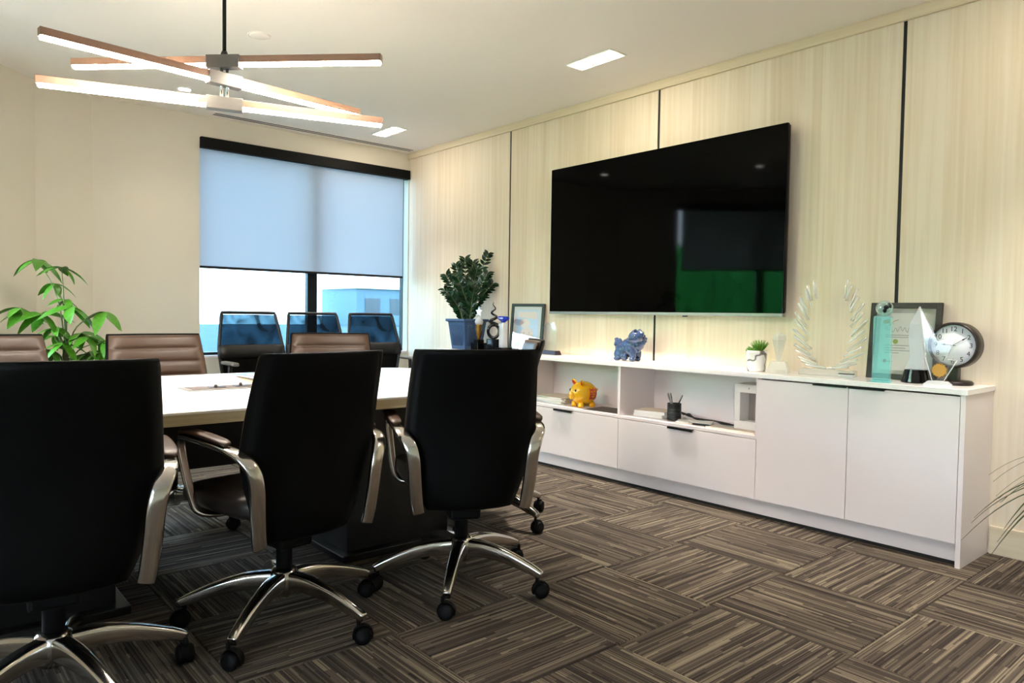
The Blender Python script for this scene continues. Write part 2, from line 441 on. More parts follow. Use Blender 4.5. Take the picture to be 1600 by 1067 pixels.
# TV wall with veneer panels
wall_right = MB().box(XW + 0.018, XW + 0.14, YB - 0.12, YW + 0.12, 0, CEIL).build('wall_right', 'wall_paint'); struct(wall_right)
seams = [-1.5, 0.0, 1.486, 2.978, 4.450]
edges = [YB] + seams + [YW]
for a, b in zip(edges, edges[1:]):
    MB().box(XW, XW + 0.018, a + (0.009 if a != YB else 0), b - (0.009 if b != YW else 0), 0, CEIL).build('panel', 'panel_wood', wall_right)
for s_ in seams:
    MB().box(XW + 0.004, XW + 0.018, s_ - 0.009, s_ + 0.009, 0, 2.512).build('seam_strip', 'black_strip', wall_right)  # black inset strips in the seams between the panels
struct(MB().box(XW - 0.018, XW, YB, YW, 2.510, CEIL).build('trim_1', 'trim_wood', bevel=0.002))
struct(MB().box(XW - 0.015, XW, YB, 1.045, 0, 0.127).build('baseboard_right', 'trim_wood', bevel=0.002))

# window wall
WX0, WX1, WZ0, WZ1 = 1.856, 3.775, 0.675, 2.400
wb = MB()
wb.box(P1.x, WX0, YW, YW + 0.14, 0, CEIL).box(WX1, XW + 0.12, YW, YW + 0.14, 0, CEIL)
wb.box(WX0, WX1, YW, YW + 0.14, 0, WZ0).box(WX0, WX1, YW, YW + 0.14, WZ1, CEIL)
struct(wb.build('wall_back', 'wall_paint'))
struct(MB().box(P1.x, XW, YW - 0.012, YW, 0, 0.11).build('baseboard_back', 'trim_wood'))

def facet(name, A, B, base):
    d = (B - A); L = d.length; a = math.atan2(d.y, d.x)
    return A, L, a
# short facet
def wall_seg(name, A, B, openings=(), m='wall_paint', thick=0.14, side=1):
    d = B - A; L = d.length; a = math.atan2(d.y, d.x)
    mb = MB(); x = 0
    y0, y1 = (0, thick) if side > 0 else (-thick, 0)
    for (s0, s1, z0, z1) in openings:
        mb.box(x, s0, y0, y1, 0, CEIL); mb.box(s0, s1, y0, y1, 0, z0); mb.box(s0, s1, y0, y1, z1, CEIL); x = s1
    mb.box(x, L, y0, y1, 0, CEIL)
    o = mb.build(name, m, loc=(A.x, A.y, 0), rotz=a); struct(o); return o, a
# outside lies to the right of the walking direction when going from the left wall to the window wall
wall_seg('wall_corner', P2, P1)
W2A, W2B = 0.70, 2.74
Lf = (P2 - P4).length
w45, a45 = wall_seg('wall_bay', P4, P2, [(Lf - W2B, Lf - W2A, WZ0, WZ1)])
wall_seg('wall_left', Vector((P4.x, YB)), P4, [(0.5, 2.7, WZ0, WZ1)], side=1)
wall_seg('wall_front', Vector((XW + 0.12, YB)), Vector((P4.x - 0.14, YB)), side=1)

def window(name, A, ang, width, pm_='pane'):
    """local x along the wall, +y outwards"""
    e = empty(name, (A.x, A.y, 0), ang); struct(e)
    f = MB(); t = 0.05
    f.box(0, 0.006, 0.085, 0.135, WZ0, WZ1).box(width - 0.006, width, 0.085, 0.135, WZ0, WZ1)
    f.box(0.006, width - 0.006, 0.085, 0.135, WZ0, WZ0 + 0.035).box(0.006, width - 0.006, 0.085, 0.135, WZ1 - t, WZ1)
    f.build('frame', 'window_frame', e)
    m = width * 0.515
    MB().box(m - 0.045, m + 0.045, 0.09, 0.14, WZ0 + 0.035, WZ1 - t).build('mullion', 'window_frame', e)
    MB().box(0.006, m - 0.045, 0.108, 0.114, WZ0 + 0.035, WZ1 - t).build('pane', pm_, e)
    MB().box(m + 0.045, width - 0.006, 0.108, 0.114, WZ0 + 0.035, WZ1 - t).build('pane', pm_, e)
    MB().box(0, width, -0.005, 0.085, WZ0 - 0.004, WZ0 + 0.012).build('sill', 'white_laminate', e)
    return e
window('window_1', Vector((WX0, YW)), 0, WX1 - WX0, 'pane_tinted')
A2 = P2 + D3 * W2B
window('window_2', A2, a45, W2B - W2A)

window('fill_window', Vector((P4.x, YB + 0.5)), PI / 2, 2.2)  # unseen window added as daylight fill for the cabinets and wood wall

def blind(A, ang, width, zb, label, gap=0.05):
    e = thing('roller_blind', label, 'blind', (A.x, A.y, 0), ang)
    MB().box(0.0, width, -0.035, 0.035, 2.318, 2.402).build('cassette', 'matte_black', e, bevel=0.004)
    MB().box(0.002, width - gap, 0.012, 0.0128, zb + 0.01, 2.32).build('fabric', 'blind_fabric', e)
    MB().box(0.002, width - gap, 0.006, 0.019, zb - 0.008, zb + 0.012).build('bottom_bar', 'black_metal', e, bevel=0.002)
    return e
blind(Vector((WX0, YW)), 0, WX1 - WX0, 1.388, 'pale blue roller blind half lowered over the big window beside the wood wall')
blind(A2, a45, W2B - W2A, 1.61, 'roller blind over the bay window, seen mirrored in the television')

blind(Vector((P4.x, YB + 0.5)), PI / 2, 2.2, 1.20, 'roller blind on the unseen added side window behind the camera')  # lowered to hold back fill light from the added window

# ------------------------------------------------------------------ outside
GZ = -0.35
lot = MB().box(-3.4, 90, YW + 0.5, 75, GZ - 0.2, GZ).build('ground', 'asphalt'); struct(lot)
for k in range(7):
    x = 2.2 + 2.7 * k
    MB().box(x - 0.07, x + 0.07, 12.0, 17.0, GZ, GZ + 0.008).build('parking_line', 'road_white', lot)
lawn = MB().box(-60, -3.5, 3.6, 60, GZ - 0.2, GZ + 0.03)
lawn.add([(-3.5, 3.6, GZ), (-1.0, 5.9, GZ), (-3.5, 5.9, GZ), (-3.5, 3.6, GZ + 0.03), (-1.0, 5.9, GZ + 0.03), (-3.5, 5.9, GZ + 0.03)],
         [(0, 1, 2), (3, 5, 4), (0, 3, 4, 1), (1, 4, 5, 2), (2, 5, 3, 0)])
struct(lawn.build('lawn', 'lawn_green'))
struct(MB().box(-60, P4.x - 0.3, -40, 3.55, GZ - 0.2, GZ).build('bounce_paving', 'paving'))  # unseen paving added to bounce neutral light up to the ceiling
bd = thing('office_building', 'pale low office building far outside the window', 'building', (44, 72, GZ))
MB().box(-7, 9, -4, 4, 0, 3.9).build('wall', 'building_pale', bd)
MB().box(-7.3, 9.3, -4.3, 4.3, 3.9, 4.2).build('roof', 'road_white', bd)
for k in range(5):
    MB().box(-6 + 3 * k, -4.2 + 3 * k, -4.06, -3.98, 1.2, 2.9).build('window', 'building_glass', bd)
hd = MB(); random.seed(3)
for k in range(9):
    t = k / 8
    hd.ell((-11.5 - 5.5 * t + random.random(), 18 - 10.5 * t, GZ + 1.9), (1.3, 1.3, 2.3 + 0.6 * random.random()), 12, 8)
tag(hd.build('hedge', 'hedge_green'), 'dark green hedge across the lawn outside the bay window', 'hedge')

# ------------------------------------------------------------------ conference table
TX0, TX1, TY0, TY1, TZ = -0.44, 2.40, 2.33, 3.665, 0.735
tb = thing('conference_table', 'long pale wood conference table on black pedestals', 'table', ((TX0 + TX1) / 2, (TY0 + TY1) / 2, 0))
ox, oy = (TX0 + TX1) / 2, (TY0 + TY1) / 2
hx, hy = (TX1 - TX0) / 2, (TY1 - TY0) / 2
def end_poly(d=0.0):
    pl_ = []
    for sgn in (1, -1):
        for k in range(25):
            t = -PI / 2 + PI * k / 24; c, q_ = math.cos(t), math.sin(t)
            pl_.append((sgn * (hx - 0.52 + (0.52 - d) * abs(c) ** 0.8), sgn * (hy - d) * math.copysign(abs(q_) ** 0.8, q_)))
    return pl_
MB().prism(end_poly(), TZ - 0.008, TZ).build('tabletop', 'table_wood', tb, bevel=0.0015)
MB().prism(end_poly(0.001), TZ - 0.034, TZ - 0.008).build('edge_band', 'table_edge', tb)
MB().prism(end_poly(), TZ - 0.042, TZ - 0.034).build('lower_edge', 'table_edge', tb, bevel=0.001)
for px in (0.32, 1.72):
    MB().box(px - ox - 0.26, px - ox + 0.26, -0.25, 0.25, 0.03, TZ - 0.042).build('pedestal', 'table_base', tb, bevel=0.004)
    MB().box(px - ox - 0.30, px - ox + 0.30, -0.29, 0.29, 0.0, 0.03).build('foot_plate', 'table_base', tb, bevel=0.004)
MB().box(0.58 - ox, 1.46 - ox, -0.02, 0.02, 0.42, 0.66).build('beam', 'table_base', tb)

# power module sunk in the table
pw = thing('power_module', 'flush silver power module set in the middle of the table', 'power box', (1.12, 2.99, TZ))
MB().box(-0.25, 0.25, -0.075, 0.075, 0.0, 0.003).build('frame', 'planter_grey', pw, bevel=0.001)
MB().box(-0.225, 0.225, -0.05, 0.05, 0.003, 0.0045).build('lid', 'paper_brown', pw)
for k, x in enumerate((-0.13, -0.02)):
    MB().lathe([(0.007, 0.0045), (0.007, 0.014), (0.004, 0.018)], 10, (x, -0.02 + 0.03 * k, 0)).build('knob', 'paper_brown', pw)
for k in range(4):
    MB().box(-0.15 + 0.1 * k, -0.09 + 0.1 * k, -0.02, 0.02, 0.0045, 0.006).build('socket', 'black_plastic', pw)
# fanned brochures
mats_b = ['paper_blue', 'mat_grey', 'paper_brown', 'ink_gold', 'mat_grey']
labs = ['grey blue brochure on top of the fan on the table', 'grey brochure just under the grey blue one on the table',
        'brown brochure in the middle of the fan on the table', 'tan brochure second from the bottom of the fan on the table', 'grey brochure at the bottom of the fan on the table']
for k in range(5):
    e = thing('brochure', labs[k], 'brochure', (1.355 - 0.028 * k * 0.6, 3.36 - 0.045 * k, TZ + 0.0125 - 0.003 * k), R(12 - 7 * k), 'fanned brochures on the table')
    MB().box(-0.10, 0.10, -0.14, 0.14, -0.0008, 0.0009).build('cover', mats_b[k], e)
    MB().box(-0.07, 0.05, -0.10, -0.085, 0.0009, 0.0013).build('print', 'ink_grey', e)
    MB().box(-0.07, 0.07, -0.06, 0.06, 0.0009, 0.0013).build('picture', ['paper_cream', 'paper_brown', 'paper_cream', 'ink_grey', 'paper_blue'][k], e)

# ------------------------------------------------------------------ executive chairs
HW = [(0.335, 0.158), (0.37, 0.180), (0.45, 0.207), (0.55, 0.236), (0.62, 0.246), (0.70, 0.243), (0.80, 0.236), (0.915, 0.226), (0.926, 0.221)]
YC = [(0.335, -0.162), (0.42, -0.168), (0.52, -0.171), (0.62, -0.180), (0.72, -0.202), (0.82, -0.230), (0.926, -0.263)]
def back_ring(z, off, hw_scale, thick, n=13):
    hw = interp(z, HW) * hw_scale; yc = interp(z, YC)
    fr = []; bk = []
    for i in range(n):
        u = -1 + 2 * i / (n - 1)
        cv = 0.035 * u * u
        edge = math.sqrt(max(0, 1 - abs(u) ** 6))
        fr.append((u * hw, yc + cv + off + thick / 2 * edge, z)); bk.append((u * hw, yc + cv + off - thick / 2 * edge, z))
    return fr + bk[::-1]
def star_base(root, ang0, seed, rr_=0.331):
    rnd = random.Random(seed)
    MB().lathe([(0.0, 0.10), (0.036, 0.10), (0.05, 0.13), (0.05, 0.165), (0.042, 0.185), (0.03, 0.192), (0.0, 0.192)], 20).build('base_hub', 'polished_aluminium', root)
    MB().lathe([(0.027, 0.19), (0.027, 0.30), (0.019, 0.305), (0.019, 0.40)], 16).build('gas_column', 'matte_black', root)
    pts = spline([(x * rr_ / 0.331, 0, z) for x, z in ((0.03, 0.148), (0.11, 0.148), (0.20, 0.131), (0.29, 0.101), (0.335, 0.082))], 4)
    n = len(pts)
    ws = [0.026 - 0.012 * i / (n - 1) for i in range(n)]; hs = [0.034 - 0.021 * i / (n - 1) for i in range(n)]
    leg_me = cas_me = None
    for k in range(5):
        a = ang0 + k * 2 * PI / 5
        if leg_me is None:
            lg = MB().sweep(pts, ws, hs, (0, 1, 0), 12, power=0.45).build('base_leg', 'polished_aluminium', root); leg_me = lg.data
        else:
            lg = bpy.data.objects.new('base_leg', leg_me); COL.objects.link(lg); lg.parent = root
        lg.rotation_euler[2] = a
        if cas_me is None:
            c = MB()
            for s in (-1, 1):
                c.lathe([(0.0, s * 0.003), (0.024, s * 0.003), (0.0275, s * 0.007), (0.0275, s * 0.020), (0.022, s * 0.0245), (0.0, s * 0.0255)], 16, (0, 0, 0.0285), axis='y')
            hood = []
            for j in range(9):
                t = R(-20) + R(220) * j / 8
                hood.append((0.031 * math.cos(t), 0, 0.0285 + 0.033 * math.sin(t)))
            c.sweep(hood, [0.011] * 9, [0.003] * 9, (0, 1, 0), 8)
            c.lathe([(0.007, 0.05), (0.007, 0.078)], 10, (-0.014, 0, 0))
            cs = c.build('caster', 'matte_black', lg); cas_me = cs.data
        else:
            cs = bpy.data.objects.new('caster', cas_me); COL.objects.link(cs); cs.parent = lg
        cs.location = (rr_, 0, 0); cs.rotation_euler[2] = rnd.uniform(0, 2 * PI)

def exec_chair():
    root = empty('conference_chair')
    star_base(root, R(-110), 4)
    MB().box(-0.09, 0.09, -0.14, 0.13, 0.345, 0.41).box(-0.06, 0.06, -0.08, 0.08, 0.27, 0.345).build('tilt_mechanism', 'matte_black', root, bevel=0.012)
    # seat cushion
    rings = []
    prof = [(-0.150, 0.42, 0.47, 0.185), (-0.140, 0.405, 0.485, 0.205), (-0.08, 0.40, 0.487, 0.228), (0.05, 0.40, 0.488, 0.238), (0.17, 0.40, 0.488, 0.24), (0.235, 0.405, 0.476, 0.236), (0.262, 0.418, 0.456, 0.222)]
    for (y, z0, z1, hw) in prof:
        ring = []
        for j in range(20):
            a = 2 * PI * (j + 0.5) / 20; ca, sa = math.cos(a), math.sin(a)
            ring.append((hw * math.copysign(abs(ca) ** 0.35, ca), y, (z0 + z1) / 2 + (z1 - z0) / 2 * math.copysign(abs(sa) ** 0.55, sa)))
        rings.append(ring)
    MB().loft(rings).build('seat', 'seat_leather', root)
    # back: outer shell behind, channelled cushion in front
    zs = [0.335, 0.342, 0.36, 0.40, 0.45, 0.50, 0.56, 0.62, 0.68, 0.74, 0.80, 0.86, 0.905, 0.919, 0.926]
    sh = MB(); rr = []
    for i, z in enumerate(zs):
        th = 0.030 * (0.45 if i in (0, len(zs) - 1) else 0.8 if i in (1, len(zs) - 2) else 1)
        rr.append(back_ring(z, -0.010, 1.0, th))
    sh.loft(rr).build('back_shell', 'black_leather', root)
    cu = MB(); rr = []
    z = 0.40; zt = 0.918; pitch = 0.066
    nz = 70
    for i in range(nz + 1):
        z = 0.40 + (zt - 0.40) * i / nz
        ph = ((zt - z) % pitch) / pitch
        bulge = 0.011 * (1 - abs(2 * ph - 1) ** 5)
        if i in (0, nz): bulge = 0
        rr.append(back_ring(z, 0.007, 0.965, 0.020 + 2 * bulge))
    cu.loft(rr).build('back_cushion', 'brown_leather', root)
    for s in (-1, 1):
        P = [(0.196, -0.190, 0.338), (0.202, -0.194, 0.37), (0.211, -0.204, 0.45), (0.219, -0.212, 0.54), (0.234, -0.204, 0.592), (0.258, -0.165, 0.628),
             (0.270, -0.07, 0.642), (0.274, 0.07, 0.648), (0.272, 0.150, 0.645), (0.266, 0.184, 0.620), (0.258, 0.172, 0.54), (0.248, 0.138, 0.44), (0.232, 0.120, 0.402), (0.18, 0.105, 0.388), (0.10, 0.095, 0.386)]
        wd = [0.022, 0.023, 0.024, 0.024, 0.024, 0.022, 0.018, 0.017, 0.016, 0.015, 0.014, 0.014, 0.015, 0.016, 0.014]
        hh = [0.010, 0.011, 0.011, 0.011, 0.011, 0.010, 0.009, 0.009, 0.009, 0.009, 0.009, 0.009, 0.009, 0.009, 0.008]
        pp = spline([(s * x, y, z) for x, y, z in P], 4)
        ar = MB().sweep(pp, resamp(wd), resamp(hh), (1, 0, 0), 12, power=0.6).build('arm', 'polished_aluminium', root)
        pd = [(s * 0.264, -0.125, 0.651), (s * 0.270, -0.10, 0.660), (s * 0.273, 0.0, 0.667), (s * 0.274, 0.10, 0.668), (s * 0.272, 0.145, 0.660), (s * 0.270, 0.16, 0.652)]
        MB().sweep(spline(pd, 3), resamp([0.014, 0.021, 0.023, 0.023, 0.020, 0.010], 3), resamp([0.004, 0.007, 0.008, 0.008, 0.007, 0.003], 3), (1, 0, 0), 12, power=0.7).build('arm_pad', 'brown_leather', ar)
    return root
ec = exec_chair()
GRP = 'executive chairs around the table'
chairs = [
    ((1.675, 2.233), -25, 'black high-back swivel chair, rightmost on the near side of the table'),
    ((0.998, 2.320), 8, 'black high-back swivel chair in the middle of the near side of the table'),
    ((0.322, 2.235), -6, 'black high-back swivel chair at the left edge, nearest the camera'),
    ((2.300, 2.860), 56, 'executive chair at the head of the table, its edge showing behind the rightmost near chair'),
    ((1.035, 3.730), 184, 'brown channelled leather chair across the table beside the leafy plant'),
    ((1.895, 3.72), 160, 'brown channelled leather chair across the table in front of the mesh chairs'),
    ((0.375, 3.74), 192, 'brown channelled leather chair cut off by the left edge, left of the leafy plant'),
]
BASE_ROT = [R(-110 - 0), 0, 0, 0, 0, 0, 0]
for i, ((x, y), a, lab) in enumerate(chairs):
    o = ec if i == 0 else copy_tree(ec)
    o.location = (x, y, 0); o.rotation_euler[2] = R(a); tag(o, lab, 'chair', GRP)
# turn each star base independently of its seat (legs keep their own swivel)
WORLD_LEG = [-135.1, -139.0, -1.0, -80.0, 20.0, 50.0, 0.0]
roots = [ec] + [o for o in scene.objects if o.get('group') == GRP and o is not ec]
def place_legs(o, wl, seat_rot):
    k = 0
    for ch in o.children:
        if ch.name.startswith('base_leg'):
            ch.rotation_euler[2] = R(wl - seat_rot + 72 * k); k += 1
for o in roots:
    for i, ((x, y), a, lab) in enumerate(chairs):
        if o['label'] == lab: place_legs(o, WORLD_LEG[i], a)

# ------------------------------------------------------------------ mesh task chairs by the window
def mesh_chair():
    root = empty('task_chair')
    star_base(root, R(17), 9, 0.215)
    MB().box(-0.10, 0.10, -0.12, 0.12, 0.40, 0.44).build('tilt_mechanism', 'black_plastic', root, bevel=0.01)
    rings = []
    for (y, z0, z1, hw) in [(-0.22, 0.45, 0.49, 0.2), (-0.2, 0.44, 0.5, 0.225), (0.0, 0.44, 0.505, 0.245), (0.18, 0.44, 0.505, 0.245), (0.24, 0.445, 0.49, 0.23)]:
        rings.append([(hw * math.copysign(abs(math.cos(a)) ** 0.4, math.cos(a)), y, (z0 + z1) / 2 + (z1 - z0) / 2 * math.copysign(abs(math.sin(a)) ** 0.6, math.sin(a))) for a in [2 * PI * (j + 0.5) / 18 for j in range(18)]])
    MB().loft(rings).build('seat', 'black_leather', root)
    # back: trapezoid frame, mesh, lumbar band, lower mesh
    def bp(u, z, off=0.0):
        hw = interp(z, [(0.52, 0.205), (0.70, 0.235), (0.775, 0.240), (1.03, 0.200)])
        y = interp(z, [(0.52, -0.215), (0.72, -0.215), (0.79, -0.225), (1.03, -0.285)])
        return (u * hw, y + 0.03 * u * u + off, z)
    for nm, z0, z1, m in (('mesh_panel', 0.79, 1.02, 'chair_mesh'), ('lower_panel', 0.535, 0.70, 'black_leather')):
        g = []
        for i in range(7):
            z = z0 + (z1 - z0) * i / 6
            g.append([bp(-0.96 + 1.92 * j / 8, z) for j in range(9)])
        MB().loft(g, cap=False, closed=False).build(nm, m, root, recalc=False)
    fr = [bp(-1, 0.53)] + [bp(-1, 0.53 + 0.06 * k) for k in range(1, 8)] + [bp(-1.0, 1.015), bp(-0.985, 1.033)] + [bp(u / 4, 1.034) for u in range(-3, 4)] + [bp(0.985, 1.033), bp(1.0, 1.015)] + [bp(1, 0.53 + 0.06 * k) for k in range(7, 0, -1)] + [bp(1, 0.53)] + [bp(u / 4, 0.525) for u in range(3, -4, -1)] + [bp(-1, 0.53)]
    MB().tube(fr, 0.012, 8).build('back_frame', 'black_plastic', root)
    g = []
    for (z, t) in ((0.695, 0.010), (0.71, 0.022), (0.75, 0.026), (0.785, 0.022), (0.80, 0.010)):
        g.append([bp(-1.02 + 2.04 * j / 8, z, t) for j in range(9)] + [bp(1.02 - 2.04 * j / 8, z, -t) for j in range(9)])
    MB().loft(g).build('lumbar_band', 'black_plastic', root)
    MB().tube([(0, -0.10, 0.42), (0, -0.24, 0.45), (0, -0.26, 0.60), (0, -0.235, 0.74)], [0.025, 0.025, 0.022, 0.02], 10).build('back_stem', 'black_plastic', root)
    for s in (-1, 1):
        ar = MB().tube(spline([(s * 0.10, 0.0, 0.425), (s * 0.20, 0.0, 0.43), (s * 0.228, 0.0, 0.50), (s * 0.228, 0.0, 0.665)], 4), 0.015, 8).build('arm', 'black_plastic', root)
        MB().sweep([(s * 0.228, -0.13, 0.672), (s * 0.228, -0.11, 0.676), (s * 0.228, 0.10, 0.676), (s * 0.228, 0.125, 0.672)], [0.02, 0.026, 0.026, 0.02], [0.008, 0.013, 0.013, 0.008], (1, 0, 0), 12, power=0.6).build('arm_pad', 'planter_grey', ar)
    return root
mc = mesh_chair()
for i, (x, y, a, lab) in enumerate(((2.035, 5.13, 180, 'black mesh-back office chair under the window, left of the three'),
                                    (2.545, 5.13, 180, 'black mesh-back office chair in the middle, in front of the window mullion'),
                                    (3.065, 5.13, 180, 'black mesh-back office chair under the window, nearest the wood wall'))):
    o = mc if i == 0 else copy_tree(mc)
    o.location = (x, y, 0); o.rotation_euler[2] = R(a); tag(o, lab, 'chair', 'mesh office chairs by the window')

# ------------------------------------------------------------------ pendant light
pl = thing('pendant_light', 'pendant of three crossed glowing bars hanging on a black rod over the table', 'pendant lamp', (1.025, 2.975, CEIL))
def pend():
    zA, zB, zC = [z - CEIL for z in (2.036, 1.966, 1.871)]
    MB().tube([(0, 0, zA + 0.03), (0, 0, -0.02)], 0.0075, 10).build('rod', 'black_metal', pl)
    MB().lathe([(0.014, zA + 0.018), (0.014, zA + 0.034), (0.010, zA + 0.044)], 14).build('rod_collar', 'black_metal', pl)
    MB().lathe([(0.0, -0.03), (0.06, -0.03), (0.065, -0.02), (0.065, 0.0), (0.0, 0.0)], 24).build('ceiling_rose', 'black_metal', pl)
    for s in (-1, 1):
        MB().tube([(0.011 * s, 0, zC), (0.011 * s, 0, zA)], 0.006, 10).build('spacer_rod', 'chrome', pl)
    for z, ang in ((zA, -45.5), (zB, 6.1), (zC, -17.1)):
        L = 0.638
        h = MB().box(-L, L, -0.016, 0.016, -0.006, 0.022).build('bar', 'pendant_body', pl, (0, 0, z), R(ang), bevel=0.0015)
        d = MB()
        sec = [(-0.0155, -0.006), (-0.0155, -0.011), (-0.011, -0.016), (0.011, -0.016), (0.0155, -0.011), (0.0155, -0.006)]
        d.loft([[(x, a, b) for a, b in sec] for x in (-L + 0.006, L - 0.006)], sm=False)
        d.build('diffuser', 'diffuser', h)
        MB().box(-0.068, 0.068, -0.021, 0.021, -0.024, 0.026).build('block', 'pendant_block', h, bevel=0.002)
pend()

# ------------------------------------------------------------------ ceiling fixtures
def spot(parent, loc, energy, size=R(76), col=(1.0, 0.95, 0.88), r=0.03):
    d = bpy.data.lights.new('led_light', 'SPOT'); d.energy = energy; d.spot_size = size; d.spot_blend = 1.0; d.color = col; d.shadow_soft_size = r
    o = bpy.data.objects.new('led_light', d); COL.objects.link(o); o.parent = parent; o.location = loc; return o
def triple(x0, x1, y0, y1, lab, dim=1.0):
    cx, cyy = (x0 + x1) / 2, (y0 + y1) / 2; hx, hy = (x1 - x0) / 2, (y1 - y0) / 2
    e = thing('recessed_downlight', lab, 'downlight', (cx, cyy, CEIL), 0, 'triple downlights along the wood wall')
    f = MB(); t = 0.010
    f.box(-hx, hx, -hy, -hy + t, -0.005, 0).box(-hx, hx, hy - t, hy, -0.005, 0).box(-hx, -hx + t, -hy + t, hy - t, -0.005, 0).box(hx - t, hx, -hy + t, hy - t, -0.005, 0)
    f.build('frame', 'fixture_white', e)
    MB().box(-hx + t, hx - t, -hy + t, hy - t, -0.002, 0).build('reflector', 'fixture_white', e)
    for k in (-1, 1):
        MB().box(-hx + t, hx - t, k * hy / 3 - 0.003, k * hy / 3 + 0.003, -0.005, -0.002).build('divider', 'planter_grey', e)
    for k in (-1, 0, 1):
        l_ = MB().lathe([(0.0, -0.014), (0.02, -0.013), (0.036, -0.009), (0.044, -0.002)], 20, (0, k * hy * 0.63, 0), cap=False).build('lens', 'led', e)
        spot(e, (0, k * hy * 0.63, -0.03), SPOT_W * dim)
triple(3.122, 3.270, 2.815, 3.178, 'recessed three-lamp downlight in the ceiling above the television')
triple(3.122, 3.270, 5.155, 5.518, 'recessed three-lamp downlight in the far ceiling corner by the window', 0.28)
triple(3.122, 3.270, 0.475, 0.838, 'recessed three-lamp downlight past the right edge of the picture', 0.5)
def can(x, y, lab):
    e = thing('can_light', lab, 'downlight', (x, y, CEIL), 0, 'round can lights in the ceiling')
    MB().lathe([(0.052, 0.0), (0.052, -0.004), (0.042, -0.006), (0.040, -0.002)], 28, cap=False).build('trim_ring', 'fixture_white', e)
    MB().lathe([(0.0, -0.005), (0.03, -0.004), (0.040, -0.001)], 24, cap=False).build('lens', 'can_led', e)
    spot(e, (0, 0, -0.03), CAN_W * (4.0 if y < 0 else 1.0), R(120), (1.0, 0.90, 0.76))  # the added can behind the camera gets extra power
can(1.56, 5.31, 'small round can light in the ceiling behind the pendant')
can(2.40, -0.60, 'unseen round can light added as fill behind the camera')  # unseen lamp added to brighten the near right of the room
can(0.80, 3.93, 'round can light just above the top edge of the picture')
sm = thing('smoke_detector', 'flush white round detector cover on the ceiling right of the pendant rod', 'detector', (1.57, 4.0, CEIL))
MB().lathe([(0.0, -0.006), (0.05, -0.006), (0.055, -0.003), (0.055, 0)], 30).build('cover', 'ceiling_paint', sm)
MB().lathe([(0.058, -0.001), (0.061, -0.004), (0.064, 0)], 30, cap=False).build('ring', 'ceiling_paint', sm)
sd = thing('slot_diffuser', 'long ceiling air slot with two black lines above the window', 'air vent', (2.82, 5.80, CEIL))
MB().box(-0.91, 0.91, -0.045, 0.045, -0.003, 0).build('frame', 'ceiling_paint', sd)
for y in (-0.022, 0.022):
    MB().box(-0.90, 0.90, y - 0.009, y + 0.009, -0.0045, -0.003).build('slot', 'grille_dark', sd)

# ------------------------------------------------------------------ television
tv = thing('television', 'large black flat-screen television hung on the wood wall', 'television', (3.70, 2.962, 1.06))
MB().box(0.0, 0.022, -0.922, 0.922, 0.018, 1.052).build('screen', 'tv_screen', tv, bevel=0.002)
MB().box(0.006, 0.045, -0.918, 0.918, 0.022, 1.048).box(0.045, 0.07, -0.55, 0.55, 0.08, 0.62).build('back_cover', 'black_plastic', tv, bevel=0.004)
MB().box(-0.001, 0.024, -0.923, 0.923, 0.0, 0.018).build('lower_bezel', 'tv_bezel', tv, bevel=0.002)
MB().box(0.004, 0.016, -0.29, -0.26, -0.008, 0.0).build('sensor', 'black_plastic', tv)
MB().box(0.07, XW - 3.702, -0.25, 0.25, 0.25, 0.75).build('wall_bracket', 'black_metal', tv)

# ------------------------------------------------------------------ low cabinets
CX = 3.424; CT = 0.763; CB = 0.739; SH = 0.436
tag(MB().box(CX - 0.003, XW - 0.001, 1.046, 4.92, CB, CT).build('worktop', 'white_top', bevel=0.002), 'long glossy white worktop along the wood wall', 'worktop')
pk = MB().box(CX + 0.055, CX + 0.073, 1.073, 4.90, 0.014, 0.102)
pkb = pk.build('plinth_board', 'white_laminate'); tag(pkb, 'white recessed plinth board under the low cabinets', 'plinth')
MB().box(CX + 0.052, CX + 0.070, 1.073, 4.90, 0.0, 0.014).build('floor_strip', 'grille_dark', pkb)
T = 0.018
def carcass(y0, y1, extra=None, shelf=False):
    m = MB()
    m.box(CX + 0.02, XW - 0.02, y0, y0 + T / 2, 0.102, CB).box(CX + 0.02, XW - 0.02, y1 - T / 2, y1, 0.102, CB)
    m.box(CX + 0.02, XW - 0.02, y0 + T / 2, y1 - T / 2, 0.102, 0.12).box(XW - 0.02, XW - 0.002, y0, y1, 0.102, CB)
    return m
def handle(y0, y1, z, parent, drop=0.008):
    return MB().box(CX - 0.016, CX + 0.004, y0, y1, z, z + 0.0025).box(CX - 0.016, CX - 0.0135, y0, y1, z - drop, z).build('handle', 'black_metal', parent)
def door_unit(name, y0, y1, lab, end=False):
    e = thing(name, lab, 'cabinet', (0, 0, 0))
    carcass(y0, y1).build('body', 'white_laminate', e)
    ym = (y0 + y1) / 2
    for a, b, h0, h1 in ((y0, ym, ym - 0.168, ym - 0.004), (ym, y1, ym + 0.004, ym + 0.168)):
        d = MB().box(CX, CX + 0.019, a + 0.0015, b - 0.0015, 0.103, CB - 0.007).build('door', 'white_laminate', e, bevel=0.001)
        handle(h0, h1, CB - 0.0065, d, 0.005)
    if end:
        MB().box(CX, XW - 0.002, y0 - 0.021, y0 - 0.001, 0.0, CB).build('end_panel', 'white_laminate', e, bevel=0.001)
    return e
door_unit('cabinet', 1.073, 2.015, 'white two-door low cabinet at the near end under the clock', True)
door_unit('cabinet', 3.900, 4.900, 'white two-door low cabinet at the far end, hidden behind the near chair')
